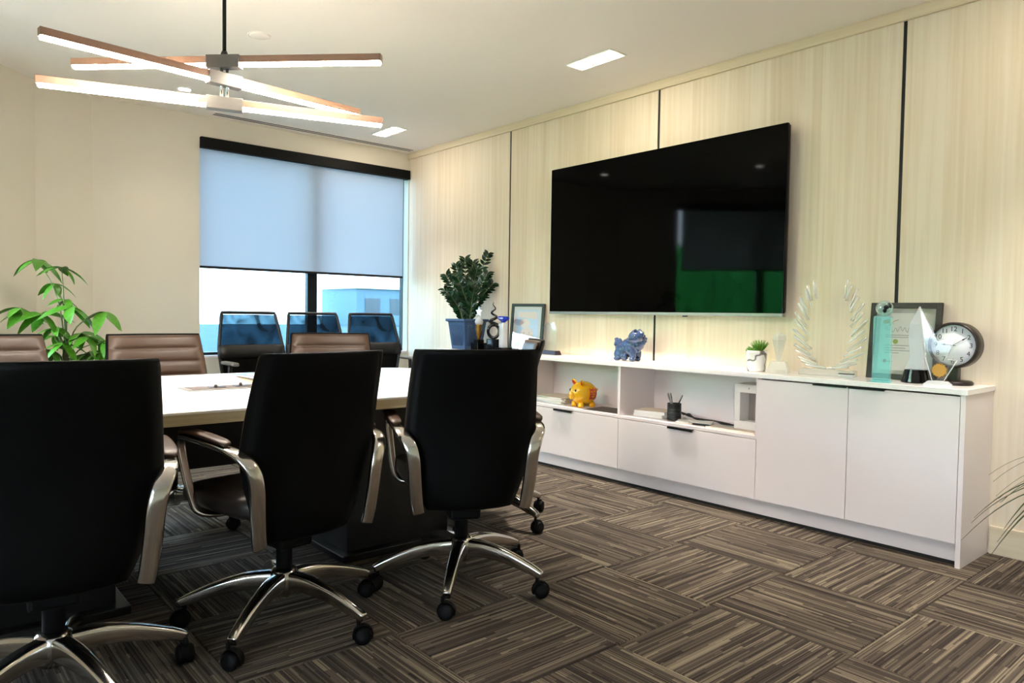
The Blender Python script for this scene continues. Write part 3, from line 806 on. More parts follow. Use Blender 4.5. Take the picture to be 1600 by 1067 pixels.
def niche_unit(y0, y1, hy, lab):
    e = thing('cabinet', lab, 'cabinet')
    carcass(y0, y1).build('body', 'white_laminate', e)
    MB().box(CX + 0.002, XW - 0.02, y0 + T / 2, y1 - T / 2, SH - 0.018, SH).build('shelf', 'white_laminate', e, bevel=0.001)
    MB().box(CX + 0.002, CX + 0.02, y0, y0 + T / 2, SH - 0.018, CB).box(CX + 0.002, CX + 0.02, y1 - T / 2, y1, SH - 0.018, CB).build('edging', 'white_laminate', e)
    d = MB().box(CX, CX + 0.019, y0 + 0.0015, y1 - 0.0015, 0.103, SH - 0.022).build('drawer', 'white_laminate', e, bevel=0.001)
    handle(hy - 0.085, hy + 0.085, SH - 0.0205, d, 0.010)
    return e
niche_unit(2.015, 2.959, 2.490, 'white low cabinet with the open niche holding the pen cup and one drawer')
niche_unit(2.959, 3.900, 3.440, 'white low cabinet with the open niche holding the yellow pig and one drawer')

# ------------------------------------------------------------------ things in the niches
S0 = SH + 0.0005
# piggy bank, nose along local +x
pg = thing('piggy_bank', 'shiny yellow piggy bank with red pattern in the open niche', 'piggy bank', (3.555, 3.385, S0), R(165))
MB().ell((0, 0, 0.092), (0.096, 0.080, 0.078), 28, 18).build('body', 'pig_yellow', pg)
sn = MB().lathe([(0.0, 0.0), (0.024, 0.0), (0.028, 0.008), (0.026, 0.022), (0.020, 0.027), (0.0, 0.028)], 18, (0.078, 0, 0.078), axis='x').build('snout', 'pig_yellow', pg)
for s in (-1, 1):
    MB().ell((0.1065, s * 0.009, 0.081), (0.002, 0.004, 0.005), 8, 6).build('nostril', 'pig_red', sn)
    MB().lathe([(0.020, 0.0), (0.021, 0.012), (0.016, 0.035)], 14, (0.045, s * 0.040, 0.0)).build('leg', 'pig_yellow', pg)
    MB().lathe([(0.020, 0.0), (0.021, 0.012), (0.016, 0.035)], 14, (-0.045, s * 0.040, 0.0)).build('leg', 'pig_yellow', pg)
    rot = Matrix.Rotation(R(s * -35), 3, 'X') @ Matrix.Rotation(R(20), 3, 'Y')
    er = MB().ell((0.040, s * 0.050, 0.162), (0.009, 0.020, 0.026), 12, 8, rot).build('ear', 'pig_yellow', pg)
    MB().ell((0.047, s * 0.051, 0.162), (0.005, 0.014, 0.019), 12, 8, rot).build('inner_ear', 'pig_red', er)
    MB().ell((0.083, s * 0.033, 0.112), (0.005, 0.008, 0.010), 10, 8).build('eye', 'black_gloss', pg)
    # raised red ornament on each flank
    o_ = MB()
    def on_body(u, v, s=s):
        x = -0.035 + u; z = 0.092 + v
        k = max(0.02, 1 - (x / 0.096) ** 2 - ((z - 0.092) / 0.078) ** 2)
        return (x, s * (0.080 * math.sqrt(k) + 0.001), z)
    strokes = [[(-0.026, 0.026), (0.026, 0.026)], [(-0.026, 0.006), (0.026, 0.006)], [(0, 0.040), (0, 0.006)], [(-0.020, -0.010), (0.020, -0.010), (0.020, -0.034), (-0.020, -0.034), (-0.020, -0.010)], [(-0.026, 0.040), (-0.026, -0.038)], [(0.030, 0.038), (0.030, -0.036)]]
    for st in strokes:
        q = [on_body(a[0] + (b[0] - a[0]) * t / 5, a[1] + (b[1] - a[1]) * t / 5) for a, b in zip(st, st[1:]) for t in range(6)]
        o_.tube(q, 0.0040, 6)
    o_.build('ornament', 'pig_red', pg)
MB().tube(spline([(-0.094, 0, 0.10), (-0.106, 0.008, 0.108), (-0.110, -0.004, 0.116), (-0.104, 0.004, 0.122)], 3), 0.004, 6).build('tail', 'pig_yellow', pg)
# papers under and beside the pig
def sheet(name, lab, cat, x, y, w_, d_, z, th, m, rz=0, group=None):
    e = thing(name, lab, cat, (x, y, z), R(rz), group)
    MB().box(-w_ / 2, w_ / 2, -d_ / 2, d_ / 2, 0, th).build('pages', 'paper', e)
    MB().box(-w_ / 2 - 0.001, w_ / 2 + 0.001, -d_ / 2 - 0.001, d_ / 2 + 0.001, th, th + 0.0008).build('cover', m, e)
    return e
zz = S0
for k, (m, lab, th, rz) in enumerate((('paper_blue', 'magazine at the bottom of the niche stack, blue grey cover edge', 0.006, 3), ('paper_cream', 'cream magazine second from the bottom of the niche stack', 0.009, -4),
                              ('paper', 'white magazine in the middle of the niche stack', 0.006, 5), ('paper_cream', 'cream magazine just under the green one in the niche stack', 0.008, 0), ('paper_green', 'green covered magazine near the top of the niche stack', 0.004, 6), ('paper_cream', 'pale magazine on top of the niche stack', 0.006, -3))):
    sheet('magazine', lab, 'magazine', 3.60, 3.655, 0.22, 0.28, zz, th, m, rz, 'magazines stacked beside the pig'); zz += th + 0.0009
tag(MB().box(-0.11, 0.11, -0.15, 0.15, 0, 0.0012).build('leaflet', 'paper_brown', None, (3.56, 3.140, S0), R(6)), 'dark brown leaflet lying right of the pig in the niche', 'leaflet')
# book block, pen cup, notebook, cables, dispenser
zz = S0
for k, (lab, th, rz) in enumerate((('cream book at the bottom of the pair beside the pen cup', 0.016, 8), ('cream book on top of the pair beside the pen cup', 0.018, 14))):
    sheet('book', lab, 'book', 3.60, 2.815, 0.17, 0.20, zz, th, 'paper_cream', rz, 'books beside the pen cup'); zz += th + 0.0009
pc = thing('pen_cup', 'black ribbed pen cup with pens in the open niche', 'pen cup', (3.545, 2.628, S0))
MB().lathe([(0.0, 0.0), (0.040, 0.0), (0.041, 0.004), (0.041, 0.100), (0.0385, 0.100), (0.0385, 0.004), (0.0, 0.004)], 28, cap=False).build('cup', 'black_plastic', pc)
for k in range(8):
    MB().lathe([(0.0405, 0), (0.0422, 0.002), (0.0405, 0.004)], 28, (0, 0, 0.012 + 0.0105 * k), cap=False).build('rib', 'black_gloss', pc)
for k, (dx, dy, m) in enumerate(((0.0, 0.050, 'tv_bezel'), (0.005, 0.032, 'planter_grey'), (0.01, -0.050, 'black_plastic'), (-0.005, 0.044, 'tv_bezel'))):
    b0 = Vector((-dx * 0.4, -dy * 0.25, 0.006)); b1 = Vector((dx, dy, 0.152 + 0.006 * (k % 2)))
    pn = thing('pen', ['silver pen leaning left in the pen cup', 'grey pen leaning slightly left in the pen cup', 'dark pen leaning right in the pen cup', 'shorter silver pen leaning left in the pen cup'][k], 'pen', Vector(pc.location) + b0, 0, 'pens in the cup')
    v = b1 - b0
    MB().tube([(0, 0, 0), v * 0.80], 0.0037, 8).build('barrel', m, pn)
    MB().tube([v * 0.80, v * 0.97, v], [0.0042, 0.0042, 0.003], 8).build('cap', 'tv_bezel' if k == 2 else m, pn)
nb = thing('notebook', 'white notebook in front of the cables in the niche', 'notebook', (3.535, 2.475, S0), R(28))
MB().box(-0.065, 0.065, -0.10, 0.10, 0, 0.008).build('pages', 'paper_cream', nb)
MB().box(-0.066, 0.066, -0.101, 0.101, 0.008, 0.0095).build('cover', 'paper', nb)
tag(MB().tube([(0, 0, 0), (0.02, -0.12, 0.0), (0.022, -0.135, 0.0)], [0.005, 0.005, 0.002], 8).build('marker_pen', 'black_plastic', None, (3.475, 2.475, S0 + 0.0055)), 'black marker lying at the front edge of the niche shelf', 'pen')
cb = MB()
for k in range(4):
    cb.tube(spline([(3.735, 2.70 - 0.01 * k, S0 + 0.014), (3.71 - 0.01 * k, 2.68, S0 + 0.012 + 0.006 * k), (3.66, 2.60, S0 + 0.03 - 0.005 * k), (3.61 + 0.012 * k, 2.52, S0 + 0.012), (3.65, 2.42, S0 + 0.010), (3.60 + 0.014 * k, 2.34, S0 + 0.008), (3.62, 2.27, S0 + 0.006)], 6), 0.0038, 7)
tag(cb.build('cable_bundle', 'cable_black'), 'tangle of black cables behind the pen cup', 'cables')
ds = thing('dispenser', 'white box dispenser with a hollow front at the end of the niche', 'dispenser', (3.60, 2.125, S0), 0)
d_ = MB()
# front faces -x; hollow recess
d_.box(-0.055, 0.105, -0.085, 0.10, 0.0, 0.045).box(-0.055, 0.105, -0.085, 0.10, 0.205, 0.252)
d_.box(-0.055, 0.105, 0.065, 0.10, 0.045, 0.205).box(-0.055, 0.105, -0.085, -0.055, 0.045, 0.205).box(0.06, 0.105, -0.055, 0.065, 0.045, 0.205)
d_.build('housing', 'white_plastic', ds, bevel=0.003)
MB().box(0.035, 0.0595, -0.054, 0.064, 0.046, 0.204).build('hollow', 'recess_grey', ds)
MB().box(-0.060, -0.050, -0.054, 0.064, 0.040, 0.050).build('lip', 'white_plastic', ds, bevel=0.002)
MB().lathe([(0.0, -0.0005), (0.003, 0.0)], 10, (-0.0555, 0.012, 0.23), axis='x').build('indicator', 'ink', ds)
pb = thing('paper_tray', 'thin white tray in front of the dispenser on the niche shelf', 'tray', (3.51, 2.20, S0))
MB().box(-0.065, 0.025, -0.16, 0.14, 0, 0.006).build('plate', 'paper_cream', pb)
MB().box(-0.065, -0.060, -0.16, 0.14, 0.006, 0.008).build('rim', 'white_plastic', pb)

# ------------------------------------------------------------------ things on the worktop
Z0 = CT + 0.0004
# ZZ plant
zp = thing('potted_zz_plant', 'dark glossy upright plant in a ribbed blue square planter', 'plant', (3.585, 4.735, Z0))
pr = MB()
sq = lambda h: [(-h, -h), (h, -h), (h, h), (-h, h)]
prof = [(0.088, 0.0), (0.112, 0.222), (0.128, 0.226), (0.128, 0.246), (0.112, 0.246), (0.110, 0.215)]
pr.loft([[(x, y, z) for x, y in sq(h)] for h, z in prof], sm=False)
plt = pr.build('planter', 'planter_blue', zp, bevel=0.004)
for k in range(9):
    t = -0.072 + 0.018 * k
    for sx, sy in ((-1, 0), (0, -1)):
        a = Vector((sx * 0.0925, t * 0.85, 0.03)) if sx else Vector((t * 0.85, sy * 0.0925, 0.03))
        b = Vector((sx * 0.1095, t, 0.195)) if sx else Vector((t, sy * 0.1095, 0.195))
        MB().tube([a, b], 0.0038, 6).build('rib', 'planter_blue', plt)
MB().box(-0.110, 0.110, -0.110, 0.110, 0.205, 0.222).build('soil', 'soil', zp)
RT = Vector((0.758, -0.652, 0)); FW = Vector((0.652, 0.758, 0))
rnd = random.Random(11)
tips = [(0.16, 0.54, 0.02), (0.04, 0.47, 0.0), (-0.10, 0.45, 0.03), (-0.17, 0.36, -0.02), (-0.19, 0.25, 0.03), (0.20, 0.30, 0.0), (0.16, 0.38, -0.04), (-0.03, 0.50, 0.05), (0.08, 0.42, -0.05), (-0.08, 0.36, -0.05), (0.02, 0.33, 0.06), (-0.13, 0.20, -0.04), (0.13, 0.24, 0.04), (-0.05, 0.28, 0.08), (0.06, 0.26, -0.07)]
def leaf_faces(mb, base, d, n, L, wd, droop=0.0, segs=4):
    d = d.normalized(); s = d.cross(n); s = s.normalized() if s.length > 1e-5 else d.orthogonal().normalized(); nn = s.cross(d)
    o = len(mb.v); rows = []
    for i in range(segs + 1):
        t = i / segs
        wdt = wd * (math.sin(PI * min(1, 0.06 + t * 0.94)) ** 0.8) * (1 - 0.25 * t) if i not in (0, segs) else wd * 0.04
        c = base + d * (L * t) + nn * (-droop * t * t * L)
        mb.v += [tuple(c - s * wdt + nn * wdt * 0.25), tuple(c), tuple(c + s * wdt + nn * wdt * 0.25)]
    for i in range(segs):
        a = o + 3 * i
        mb.f += [(a, a + 1, a + 4, a + 3), (a + 1, a + 2, a + 5, a + 4)]; mb.sm += [True, True]
for (lat, h, dep) in tips:
    b0 = Vector((rnd.uniform(-0.05, 0.05), rnd.uniform(-0.05, 0.05), 0.21))
    tp = RT * lat + FW * dep * 1.6 + Vector((0, 0, 0.23 + h))
    tp.x = min(tp.x, 0.165); 
    mid = (b0 + tp) / 2 + (RT * lat * -0.15)
    path = spline([b0, mid, tp], 6)
    st = MB().tube(path, [0.006 - 0.0045 * i / (len(path) - 1) for i in range(len(path))], 6).build('stem', 'stem_green', zp)
    lv = MB(); N = 15
    for k in range(N):
        t = 0.16 + 0.84 * k / (N - 1)
        i = min(int(t * (len(path) - 1)), len(path) - 2); p = path[i].lerp(path[i + 1], t * (len(path) - 1) - i)
        tg = (path[i + 1] - path[i]).normalized()
        sdv = tg.cross(Vector((rnd.uniform(-0.4, 0.4), rnd.uniform(-0.4, 0.4), 0)) + (FW if k % 2 else FW * 0.8)).normalized()
        for sg in (-1, 1):
            L = rnd.uniform(0.055, 0.075) * (1 - 0.35 * abs(t - 0.55))
            leaf_faces(lv, p, sdv * sg * 0.85 + tg * 0.65 + Vector((0, 0, 0.15)), FW * -0.9 + Vector((0, 0, 0.6)) + RT * rnd.uniform(-.5, .5), L * 1.12, 0.0175, 0.15)
    for v_i, v in enumerate(lv.v):
        if v[0] > 0.192: lv.v[v_i] = (0.192, v[1], v[2])
    lv.build('leaflets', 'leaf_dark', st, recalc=False)

# gold and glass trophy
tr = thing('trophy', 'small gold trophy with glass top on a black base beside the planter', 'trophy', (3.54, 4.520, Z0))
MB().box(-0.045, 0.045, -0.045, 0.045, 0, 0.06).build('base', 'black_gloss', tr, bevel=0.003)
MB().box(-0.030, 0.030, -0.030, 0.030, 0.06, 0.085).build('plinth', 'black_gloss', tr, bevel=0.002)
MB().lathe([(0.016, 0.085), (0.012, 0.10), (0.020, 0.12), (0.026, 0.17), (0.024, 0.195), (0.028, 0.205)], 18).build('gold_cup', 'gold', tr)
for s in (-1, 1):
    MB().tube(spline([(0.0, s * 0.014, 0.10), (0, s * 0.034, 0.14), (0, s * 0.032, 0.20)], 4), 0.004, 6).build('black_arm', 'black_gloss', tr)
MB().lathe([(0.028, 0.205), (0.034, 0.225), (0.026, 0.25), (0.012, 0.262), (0.0, 0.266)], 16).build('glass_dome', 'frost_white', tr)
star = []
for k in range(10):
    r_ = 0.042 if k % 2 == 0 else 0.018; a = PI / 2 + k * PI / 5
    star.append((r_ * math.cos(a), 0.305 + r_ * math.sin(a)))
MB().prism(star, -0.005, 0.005, 'yz').build('glass_star', 'frost_white', tr)

# spiral sculpture
ss = thing('spiral_sculpture', 'black twisted spiral sculpture tapering up from a ring', 'sculpture', (3.56, 4.36, Z0))
MB().box(-0.055, 0.055, -0.055, 0.055, 0, 0.050).build('base', 'black_gloss', ss, bevel=0.003)
MB().box(-0.040, 0.040, -0.040, 0.040, 0.050, 0.095).build('step', 'black_gloss', ss, bevel=0.003)
MB().box(-0.0415, -0.040, -0.030, 0.025, 0.055, 0.090).build('plate', 'silver_plate', ss)
ring = [(RT * (0.043 * math.cos(t)) + FW * 0.004 * math.sin(2 * t) + Vector((0, 0, 0.155 + 0.050 * math.sin(t)))) for t in [R(80 + 15 * k) for k in range(25)]]
MB().tube(ring, [0.014 - 0.0001 * k for k in range(25)], 10).build('ring', 'black_gloss', ss)
sp_ = []
for k in range(46):
    t = k / 45; a = t * 2 * PI * 2.6 + 0.6; r_ = 0.028 * (1 - t) ** 0.9 + 0.004
    sp_.append(RT * (r_ * math.cos(a)) + FW * (r_ * math.sin(a)) + Vector((0, 0, 0.205 + 0.175 * t)))
MB().tube(sp_, [0.013 * (1 - k / 45) + 0.0015 for k in range(46)], 9).build('spiral', 'black_gloss', ss)

# blue topped crystal column
bc = thing('crystal_award', 'clear crystal column award with a blue jewel on top', 'award', (3.545, 4.225, Z0))
MB().box(-0.05, 0.05, -0.05, 0.05, 0, 0.035).build('base', 'black_gloss', bc, bevel=0.003)
MB().box(-0.024, 0.024, -0.024, 0.024, 0.035, 0.225).build('column', 'frost_white', bc, bevel=0.003)
MB().lathe([(0.0, 0.222), (0.012, 0.225), (0.045, 0.255), (0.045, 0.262), (0.036, 0.272), (0.0, 0.272)], 8, sm=False).build('jewel', 'blue_glass', bc)

def picture_frame(name, lab, c, w_, h_, bar, lean, m, rz):
    """local: x across, y back; faces local -y; leaned back"""
    e = thing(name, lab, 'picture frame', c, rz)
    e.rotation_euler[0] = -lean
    f = MB()
    f.box(-w_ / 2, -w_ / 2 + bar, 0, 0.018, 0, h_).box(w_ / 2 - bar, w_ / 2, 0, 0.018, 0, h_)
    f.box(-w_ / 2 + bar, w_ / 2 - bar, 0, 0.018, 0, bar).box(-w_ / 2 + bar, w_ / 2 - bar, 0, 0.018, h_ - bar, h_)
    f.build('frame', m, e, bevel=0.001)
    MB().box(-w_ / 2 + bar, w_ / 2 - bar, 0.012, 0.016, bar, h_ - bar).build('backing', 'mat_grey', e)
    MB().box(-w_ / 2 + bar, w_ / 2 - bar, 0.004, 0.005, bar, h_ - bar).build('glass', 'picture_glass', e)
    return e
# framed print: faces -x and a bit to the camera
fp = picture_frame('picture_frame', 'black framed pale blue print leaning on the wood wall by the trophies', (3.665, 4.115, Z0), 0.29, 0.375, 0.022, R(7), 'frame_black', R(-90 + 18))
MB().box(-0.095, 0.095, 0.0095, 0.0118, 0.05, 0.325).build('print', 'print_blue', fp)
pp = MB()
pp.prism([(0.055 * math.cos(2 * PI * k / 20), 0.135 + 0.060 * math.sin(2 * PI * k / 20)) for k in range(20)], 0.0085, 0.0094, 'xz')
pp.prism([(-0.02 + 0.045 * math.cos(2 * PI * k / 16), 0.225 + 0.035 * math.sin(2 * PI * k / 16)) for k in range(16)], 0.0085, 0.0094, 'xz')
pp.prism([(-0.085, 0.27), (0.085, 0.255), (0.085, 0.315), (-0.085, 0.315)], 0.0085, 0.0094, 'xz')
pp.build('shapes', 'print_skin', fp)
pk_ = MB()
for x in (-0.022, 0.022): pk_.box(x - 0.005, x + 0.005, 0.0075, 0.0084, 0.148, 0.156)
pk_.box(-0.016, 0.016, 0.0075, 0.0084, 0.108, 0.112); pk_.build('marks', 'ink_grey', fp)

# clear plaque on a dark bar
cp = thing('acrylic_plaque', 'clear acrylic plaque on a dark purple bar base', 'award', (3.66, 3.830, Z0), R(-8))
MB().loft([[(x, y, z) for x, y in ((-a, -b), (a, -b), (a, b), (-a, b))] for a, b, z in ((0.03, 0.105, 0.0), (0.022, 0.095, 0.030))], sm=False).build('base', 'plaque_base', cp, bevel=0.002)
pts = [(-0.07, 0.03), (0.07, 0.03), (0.075, 0.20), (0.035, 0.235), (0.0, 0.215), (-0.04, 0.24), (-0.072, 0.19)]
MB().prism(pts, -0.006, 0.006, 'yz').build('panel', 'clear_glass', cp)

# guardian lion
gl = thing('guardian_lion', 'blue glazed ceramic guardian lion statue', 'figurine', (3.60, 3.03, Z0 + 0.003))
lm = MB()
# local: +x towards the wall, -y to the right of the picture
lm.ell((0.0, 0.045, 0.066), (0.050, 0.064, 0.056))          # haunch body
lm.ell((0.0, -0.022, 0.092), (0.048, 0.064, 0.064))         # chest
lm.ell((-0.004, -0.058, 0.150), (0.052, 0.052, 0.046))      # head
lm.ell((-0.040, -0.050, 0.138), (0.020, 0.024, 0.018))      # muzzle
for s in (-1, 1):
    lm.ell((0.026 * s, -0.050, 0.045), (0.020, 0.024, 0.050)); lm.ell((0.026 * s - 0.012, -0.058, 0.012), (0.024, 0.020, 0.014))
    lm.ell((0.036 * s, 0.062, 0.038), (0.020, 0.034, 0.040)); lm.ell((0.036 * s - 0.012, 0.060, 0.012), (0.026, 0.022, 0.014))
    lm.ell((-0.010 + 0.02 * s, -0.072, 0.192), (0.012, 0.012, 0.012))
lm.ell((-0.036, 0.012, 0.022), (0.022, 0.026, 0.022))       # ball under the paw
rn = random.Random(5)
for k in range(46):                                          # curls of the mane
    a = rn.uniform(0, 2 * PI); h = rn.uniform(-0.8, 1)
    r_ = math.sqrt(max(0, 1 - h * h))
    lm.ell((0.004 + 0.052 * r_ * math.cos(a) * (0.6 if math.cos(a) < 0 else 1), -0.058 + 0.056 * r_ * math.sin(a), 0.140 + 0.050 * h), (0.0125, 0.0125, 0.0125), 8, 6)
lm.ell((0.0, 0.012, 0.095), (0.042, 0.050, 0.046)); lm.ell((0.0, 0.098, 0.092), (0.018, 0.020, 0.044)); lm.ell((0.0, 0.082, 0.118), (0.014, 0.020, 0.024)); lm.ell((0.0, 0.108, 0.124), (0.012, 0.012, 0.020))
lm.ell((0.0, -0.078, 0.105), (0.036, 0.030, 0.040)); lm.ell((-0.030, -0.030, 0.070), (0.026, 0.034, 0.036))
for k in range(14): lm.ell((0.02 * math.cos(k), 0.095 + 0.018 * math.sin(k * 1.7), 0.06 + 0.075 * rn.random()), (0.011,) * 3, 8, 6)
for k in range(16): lm.ell((-0.034 + 0.02 * rn.random(), -0.075 + 0.075 * rn.random(), 0.075 + 0.05 * rn.random()), (0.012,) * 3, 8, 6)
lb = lm.build('body', 'lion_glaze', gl)
rm = lb.modifiers.new('remesh', 'REMESH'); rm.mode = 'VOXEL'; rm.voxel_size = 0.0032; rm.use_smooth_shade = True
smm = lb.modifiers.new('smooth', 'SMOOTH'); smm.factor = 0.5; smm.iterations = 3
for s in (-1, 1):
    MB().ell((-0.044, -0.062 + 0.016 * s, 0.162), (0.005, 0.005, 0.005), 8, 6).build('eye', 'white_plastic', gl)

# succulent
sc_ = thing('potted_succulent', 'small green succulent in a white marbled pot', 'plant', (3.563, 2.108, Z0))
pm = MB().lathe([(0.0, 0.0), (0.045, 0.0), (0.050, 0.012), (0.056, 0.10), (0.056, 0.113), (0.051, 0.113), (0.050, 0.10)], 24).build('pot', 'marble', sc_)
MB().lathe([(0.0, 0.104), (0.050, 0.102)], 20, cap=False).build('soil', 'soil', sc_)
rn = random.Random(2)
for cx_, cy_, nl, L, up_ in ((0.0, -0.018, 26, 0.075, 0.75), (0.01, 0.025, 16, 0.045, 0.35), (-0.025, 0.012, 14, 0.04, 0.35)):
    ro = MB()
    for k in range(nl):
        a = k * 2.399; e_ = up_ + 0.6 * k / nl
        d = Vector((math.cos(a) * math.cos(e_), math.sin(a) * math.cos(e_), math.sin(e_)))
        ro.tube([Vector((cx_, cy_, 0.10)), Vector((cx_, cy_, 0.10)) + d * L * 0.55, Vector((cx_, cy_, 0.10)) + d * L], [0.004, 0.0068 if L < .05 else 0.0045, 0.0006], 6)
    ro.build('rosette', 'succulent', sc_)

# small crystal obelisk
co = thing('crystal_award', 'small faceted clear crystal award beside the succulent', 'award', (3.545, 1.968, Z0), R(20))
MB().loft([[(x, y, z) for x, y in sq(h)] for h, z in ((0.052, 0.0), (0.052, 0.02), (0.038, 0.062))], sm=False).build('base', 'clear_crystal', co)
MB().lathe([(0.012, 0.062), (0.020, 0.10), (0.036, 0.175), (0.032, 0.198), (0.006, 0.214)], 6, sm=False).build('jewel', 'clear_crystal', co)

# laurel of crystal rods
la = thing('crystal_laurel', 'tall clear crystal laurel wreath award made of many rods', 'award', (3.625, 1.745, Z0), R(-90 + 6))
MB().box(-0.135, 0.135, -0.03, 0.03, 0, 0.032).build('base', 'clear_crystal', la, bevel=0.002)
MB().box(0.075, 0.145, -0.062, -0.034, 0, 0.016).build('name_block', 'frost_white', la)
MB().box(0.076, 0.144, -0.0622, -0.0340, 0.016, 0.020).build('name_plate', 'black_gloss', la)
for s in (-1, 1):
    for k in range(14):
        t = k / 13
        th = R(-82 + 150 * t)                         # position along the wreath arc
        cx_ = s * (0.02 + 0.118 * max(0, math.cos(th)) ** 0.75); cz_ = 0.245 + 0.205 * math.sin(th)
        ang = R(8 + 74 * t)                            # rods lie flat low down and stand up near the tips
        d = Vector((s * math.cos(ang), 0, math.sin(ang)))
        L = (0.125 - 0.03 * t) * (1.0 if k % 2 else 0.86)
        c0 = Vector((cx_, 0.012 * (1 if k % 2 else -1), cz_)) - d * L * 0.45
        MB().tube([c0, c0 + d * L], 0.0085, 4).build('crystal_rod', 'clear_crystal', la)

# framed certificate
fc = picture_frame('picture_frame', 'dark brown framed certificate leaning on the wall behind the awards', (3.705, 1.425, Z0), 0.325, 0.375, 0.026, R(6), 'frame_brown', R(-90))
MB().box(-0.115, 0.075, 0.0095, 0.0118, 0.045, 0.325).build('certificate', 'paper', fc)
fl = MB()
fl.tube(spline([(-0.10, 0.009, 0.27), (-0.08, 0.009, 0.295), (-0.055, 0.009, 0.275), (-0.075, 0.009, 0.262), (-0.05, 0.009, 0.285), (-0.03, 0.009, 0.292)], 5), 0.0018, 5)
fl.prism([(-0.085 + 0.018 * math.cos(k), 0.282 + 0.010 * math.sin(k)) for k in [2 * PI * j / 12 for j in range(12)]], 0.0085, 0.0094, 'xz').build('flourish', 'ink_gold', fc)
sg_ = MB()
wv = [(-0.09 + 0.0065 * k, 0.009, 0.245 + 0.012 * math.sin(k * 1.9) + 0.004 * math.sin(k * 0.7)) for k in range(20)]
sg_.tube(spline(wv, 3), 0.0010, 4)
for z, x1 in ((0.215, 0.045), (0.205, 0.02), (0.165, 0.03), (0.152, 0.01), (0.140, 0.05), (0.128, -0.02), (0.085, -0.045)):
    sg_.box(-0.085, x1, 0.0088, 0.0094, z, z + 0.003)
sg_.build('print_lines', 'ink_grey', fc)
disc = lambda x, z, r_: [(x + r_ * math.cos(2 * PI * k / 14), z + r_ * math.sin(2 * PI * k / 14)) for k in range(14)]
MB().prism(disc(-0.038, 0.185, 0.012), 0.0085, 0.0094, 'xz').build('green_seal', 'ink_green', fc)
MB().prism(disc(-0.082, 0.088, 0.009), 0.0085, 0.0094, 'xz').build('red_seal', 'ink_red', fc)

# teal column with globe
tg_ = thing('teal_award', 'tall teal glass column award with a glass globe on top', 'award', (3.475, 1.418, Z0), R(14))
MB().box(-0.040, 0.040, -0.040, 0.040, 0, 0.010).build('base', 'teal_glass', tg_, bevel=0.001)
MB().box(-0.034, 0.034, -0.036, 0.036, 0.010, 0.305).build('column', 'teal_glass', tg_, bevel=0.006)
gb = MB().ell((0, -0.004, 0.340), (0.037, 0.037, 0.037), 24, 16).build('globe', 'teal_ball', tg_)
ct = MB()
for (lo, la_, r1, r2) in ((200, 10, 0.013, 0.010), (230, 25, 0.010, 0.014), (190, -15, 0.009, 0.012)):
    d = Vector((math.cos(R(lo)) * math.cos(R(la_)), math.sin(R(lo)) * math.cos(R(la_)), math.sin(R(la_))))
    ct.ell(Vector((0, -0.004, 0.340)) + d * 0.034, (0.005, r1, r2), 8, 6, d.to_track_quat('X', 'Z').to_matrix())
ct.build('continents', 'window_frame', gb)

# white peak on a black base
wp = thing('peak_award', 'white pointed peak award on a round black base', 'award', (3.61, 1.318, Z0))
MB().lathe([(0.0, 0.0), (0.062, 0.0), (0.063, 0.004), (0.049, 0.060), (0.0, 0.062)], 32, sm=False).build('base', 'black_gloss', wp)
pkm = MB()
pkm.loft([[(x * sx_, y * 1.0 + oy_, z) for x, y in ((-1, -1), (1, -1), (1, 1), (-1, 1))] for sx_, oy_, z in ((0.0, 0, 0),)] if False else
         [[(-a, -b + c, z), (a, -b + c, z), (a, b + c, z), (-a, b + c, z)] for a, b, c, z in ((0.020, 0.040, 0.0, 0.062), (0.016, 0.030, -0.006, 0.12), (0.012, 0.030, 0.004, 0.20), (0.012, 0.026, 0.004, 0.27), (0.002, 0.003, -0.006, 0.352))], sm=False)
pkm.build('peak', 'frost_white', wp)
MB().box(-0.0630, -0.0600, -0.002, 0.002, 0.004, 0.058).build('seam', 'silver_plate', wp)

# glass star with a gold seal
gs = thing('glass_star_award', 'clear glass star award with a round gold seal in front of the clock', 'award', (3.505, 1.190, Z0), R(-90 + 14))
MB().loft([[(-a, -b, z), (a, -b, z), (a, b, z), (-a, b, z)] for a, b, z in ((0.055, 0.024, 0.0), (0.055, 0.024, 0.008), (0.038, 0.014, 0.022))], sm=False).build('base', 'frost_white', gs)
so = [(-0.022, 0.022), (0.022, 0.022), (0.070, 0.115), (0.030, 0.120), (0.066, 0.225), (-0.005, 0.200), (-0.078, 0.345), (-0.060, 0.190), (-0.050, 0.145), (-0.052, 0.125)]
st_ = MB().prism(so, -0.007, 0.007, 'xz').build('star', 'clear_glass', gs)
eg = MB()
for a, b in zip(so, so[1:] + so[:1]):
    eg.tube([(a[0], -0.007, a[1]), (b[0], -0.007, b[1])], 0.0024, 5)
eg.build('bevel_edge', 'frost_white', st_)
sl = MB().prism(disc(0.004, 0.070, 0.028), -0.0095, -0.0075, 'xz').build('seal', 'gold', gs)
for k in range(16):
    a = 2 * PI * k / 16
    MB().ell((0.004 + 0.028 * math.cos(a), -0.0085, 0.070 + 0.028 * math.sin(a)), (0.004, 0.0015, 0.004), 6, 4).build('seal_bead', 'gold', sl)

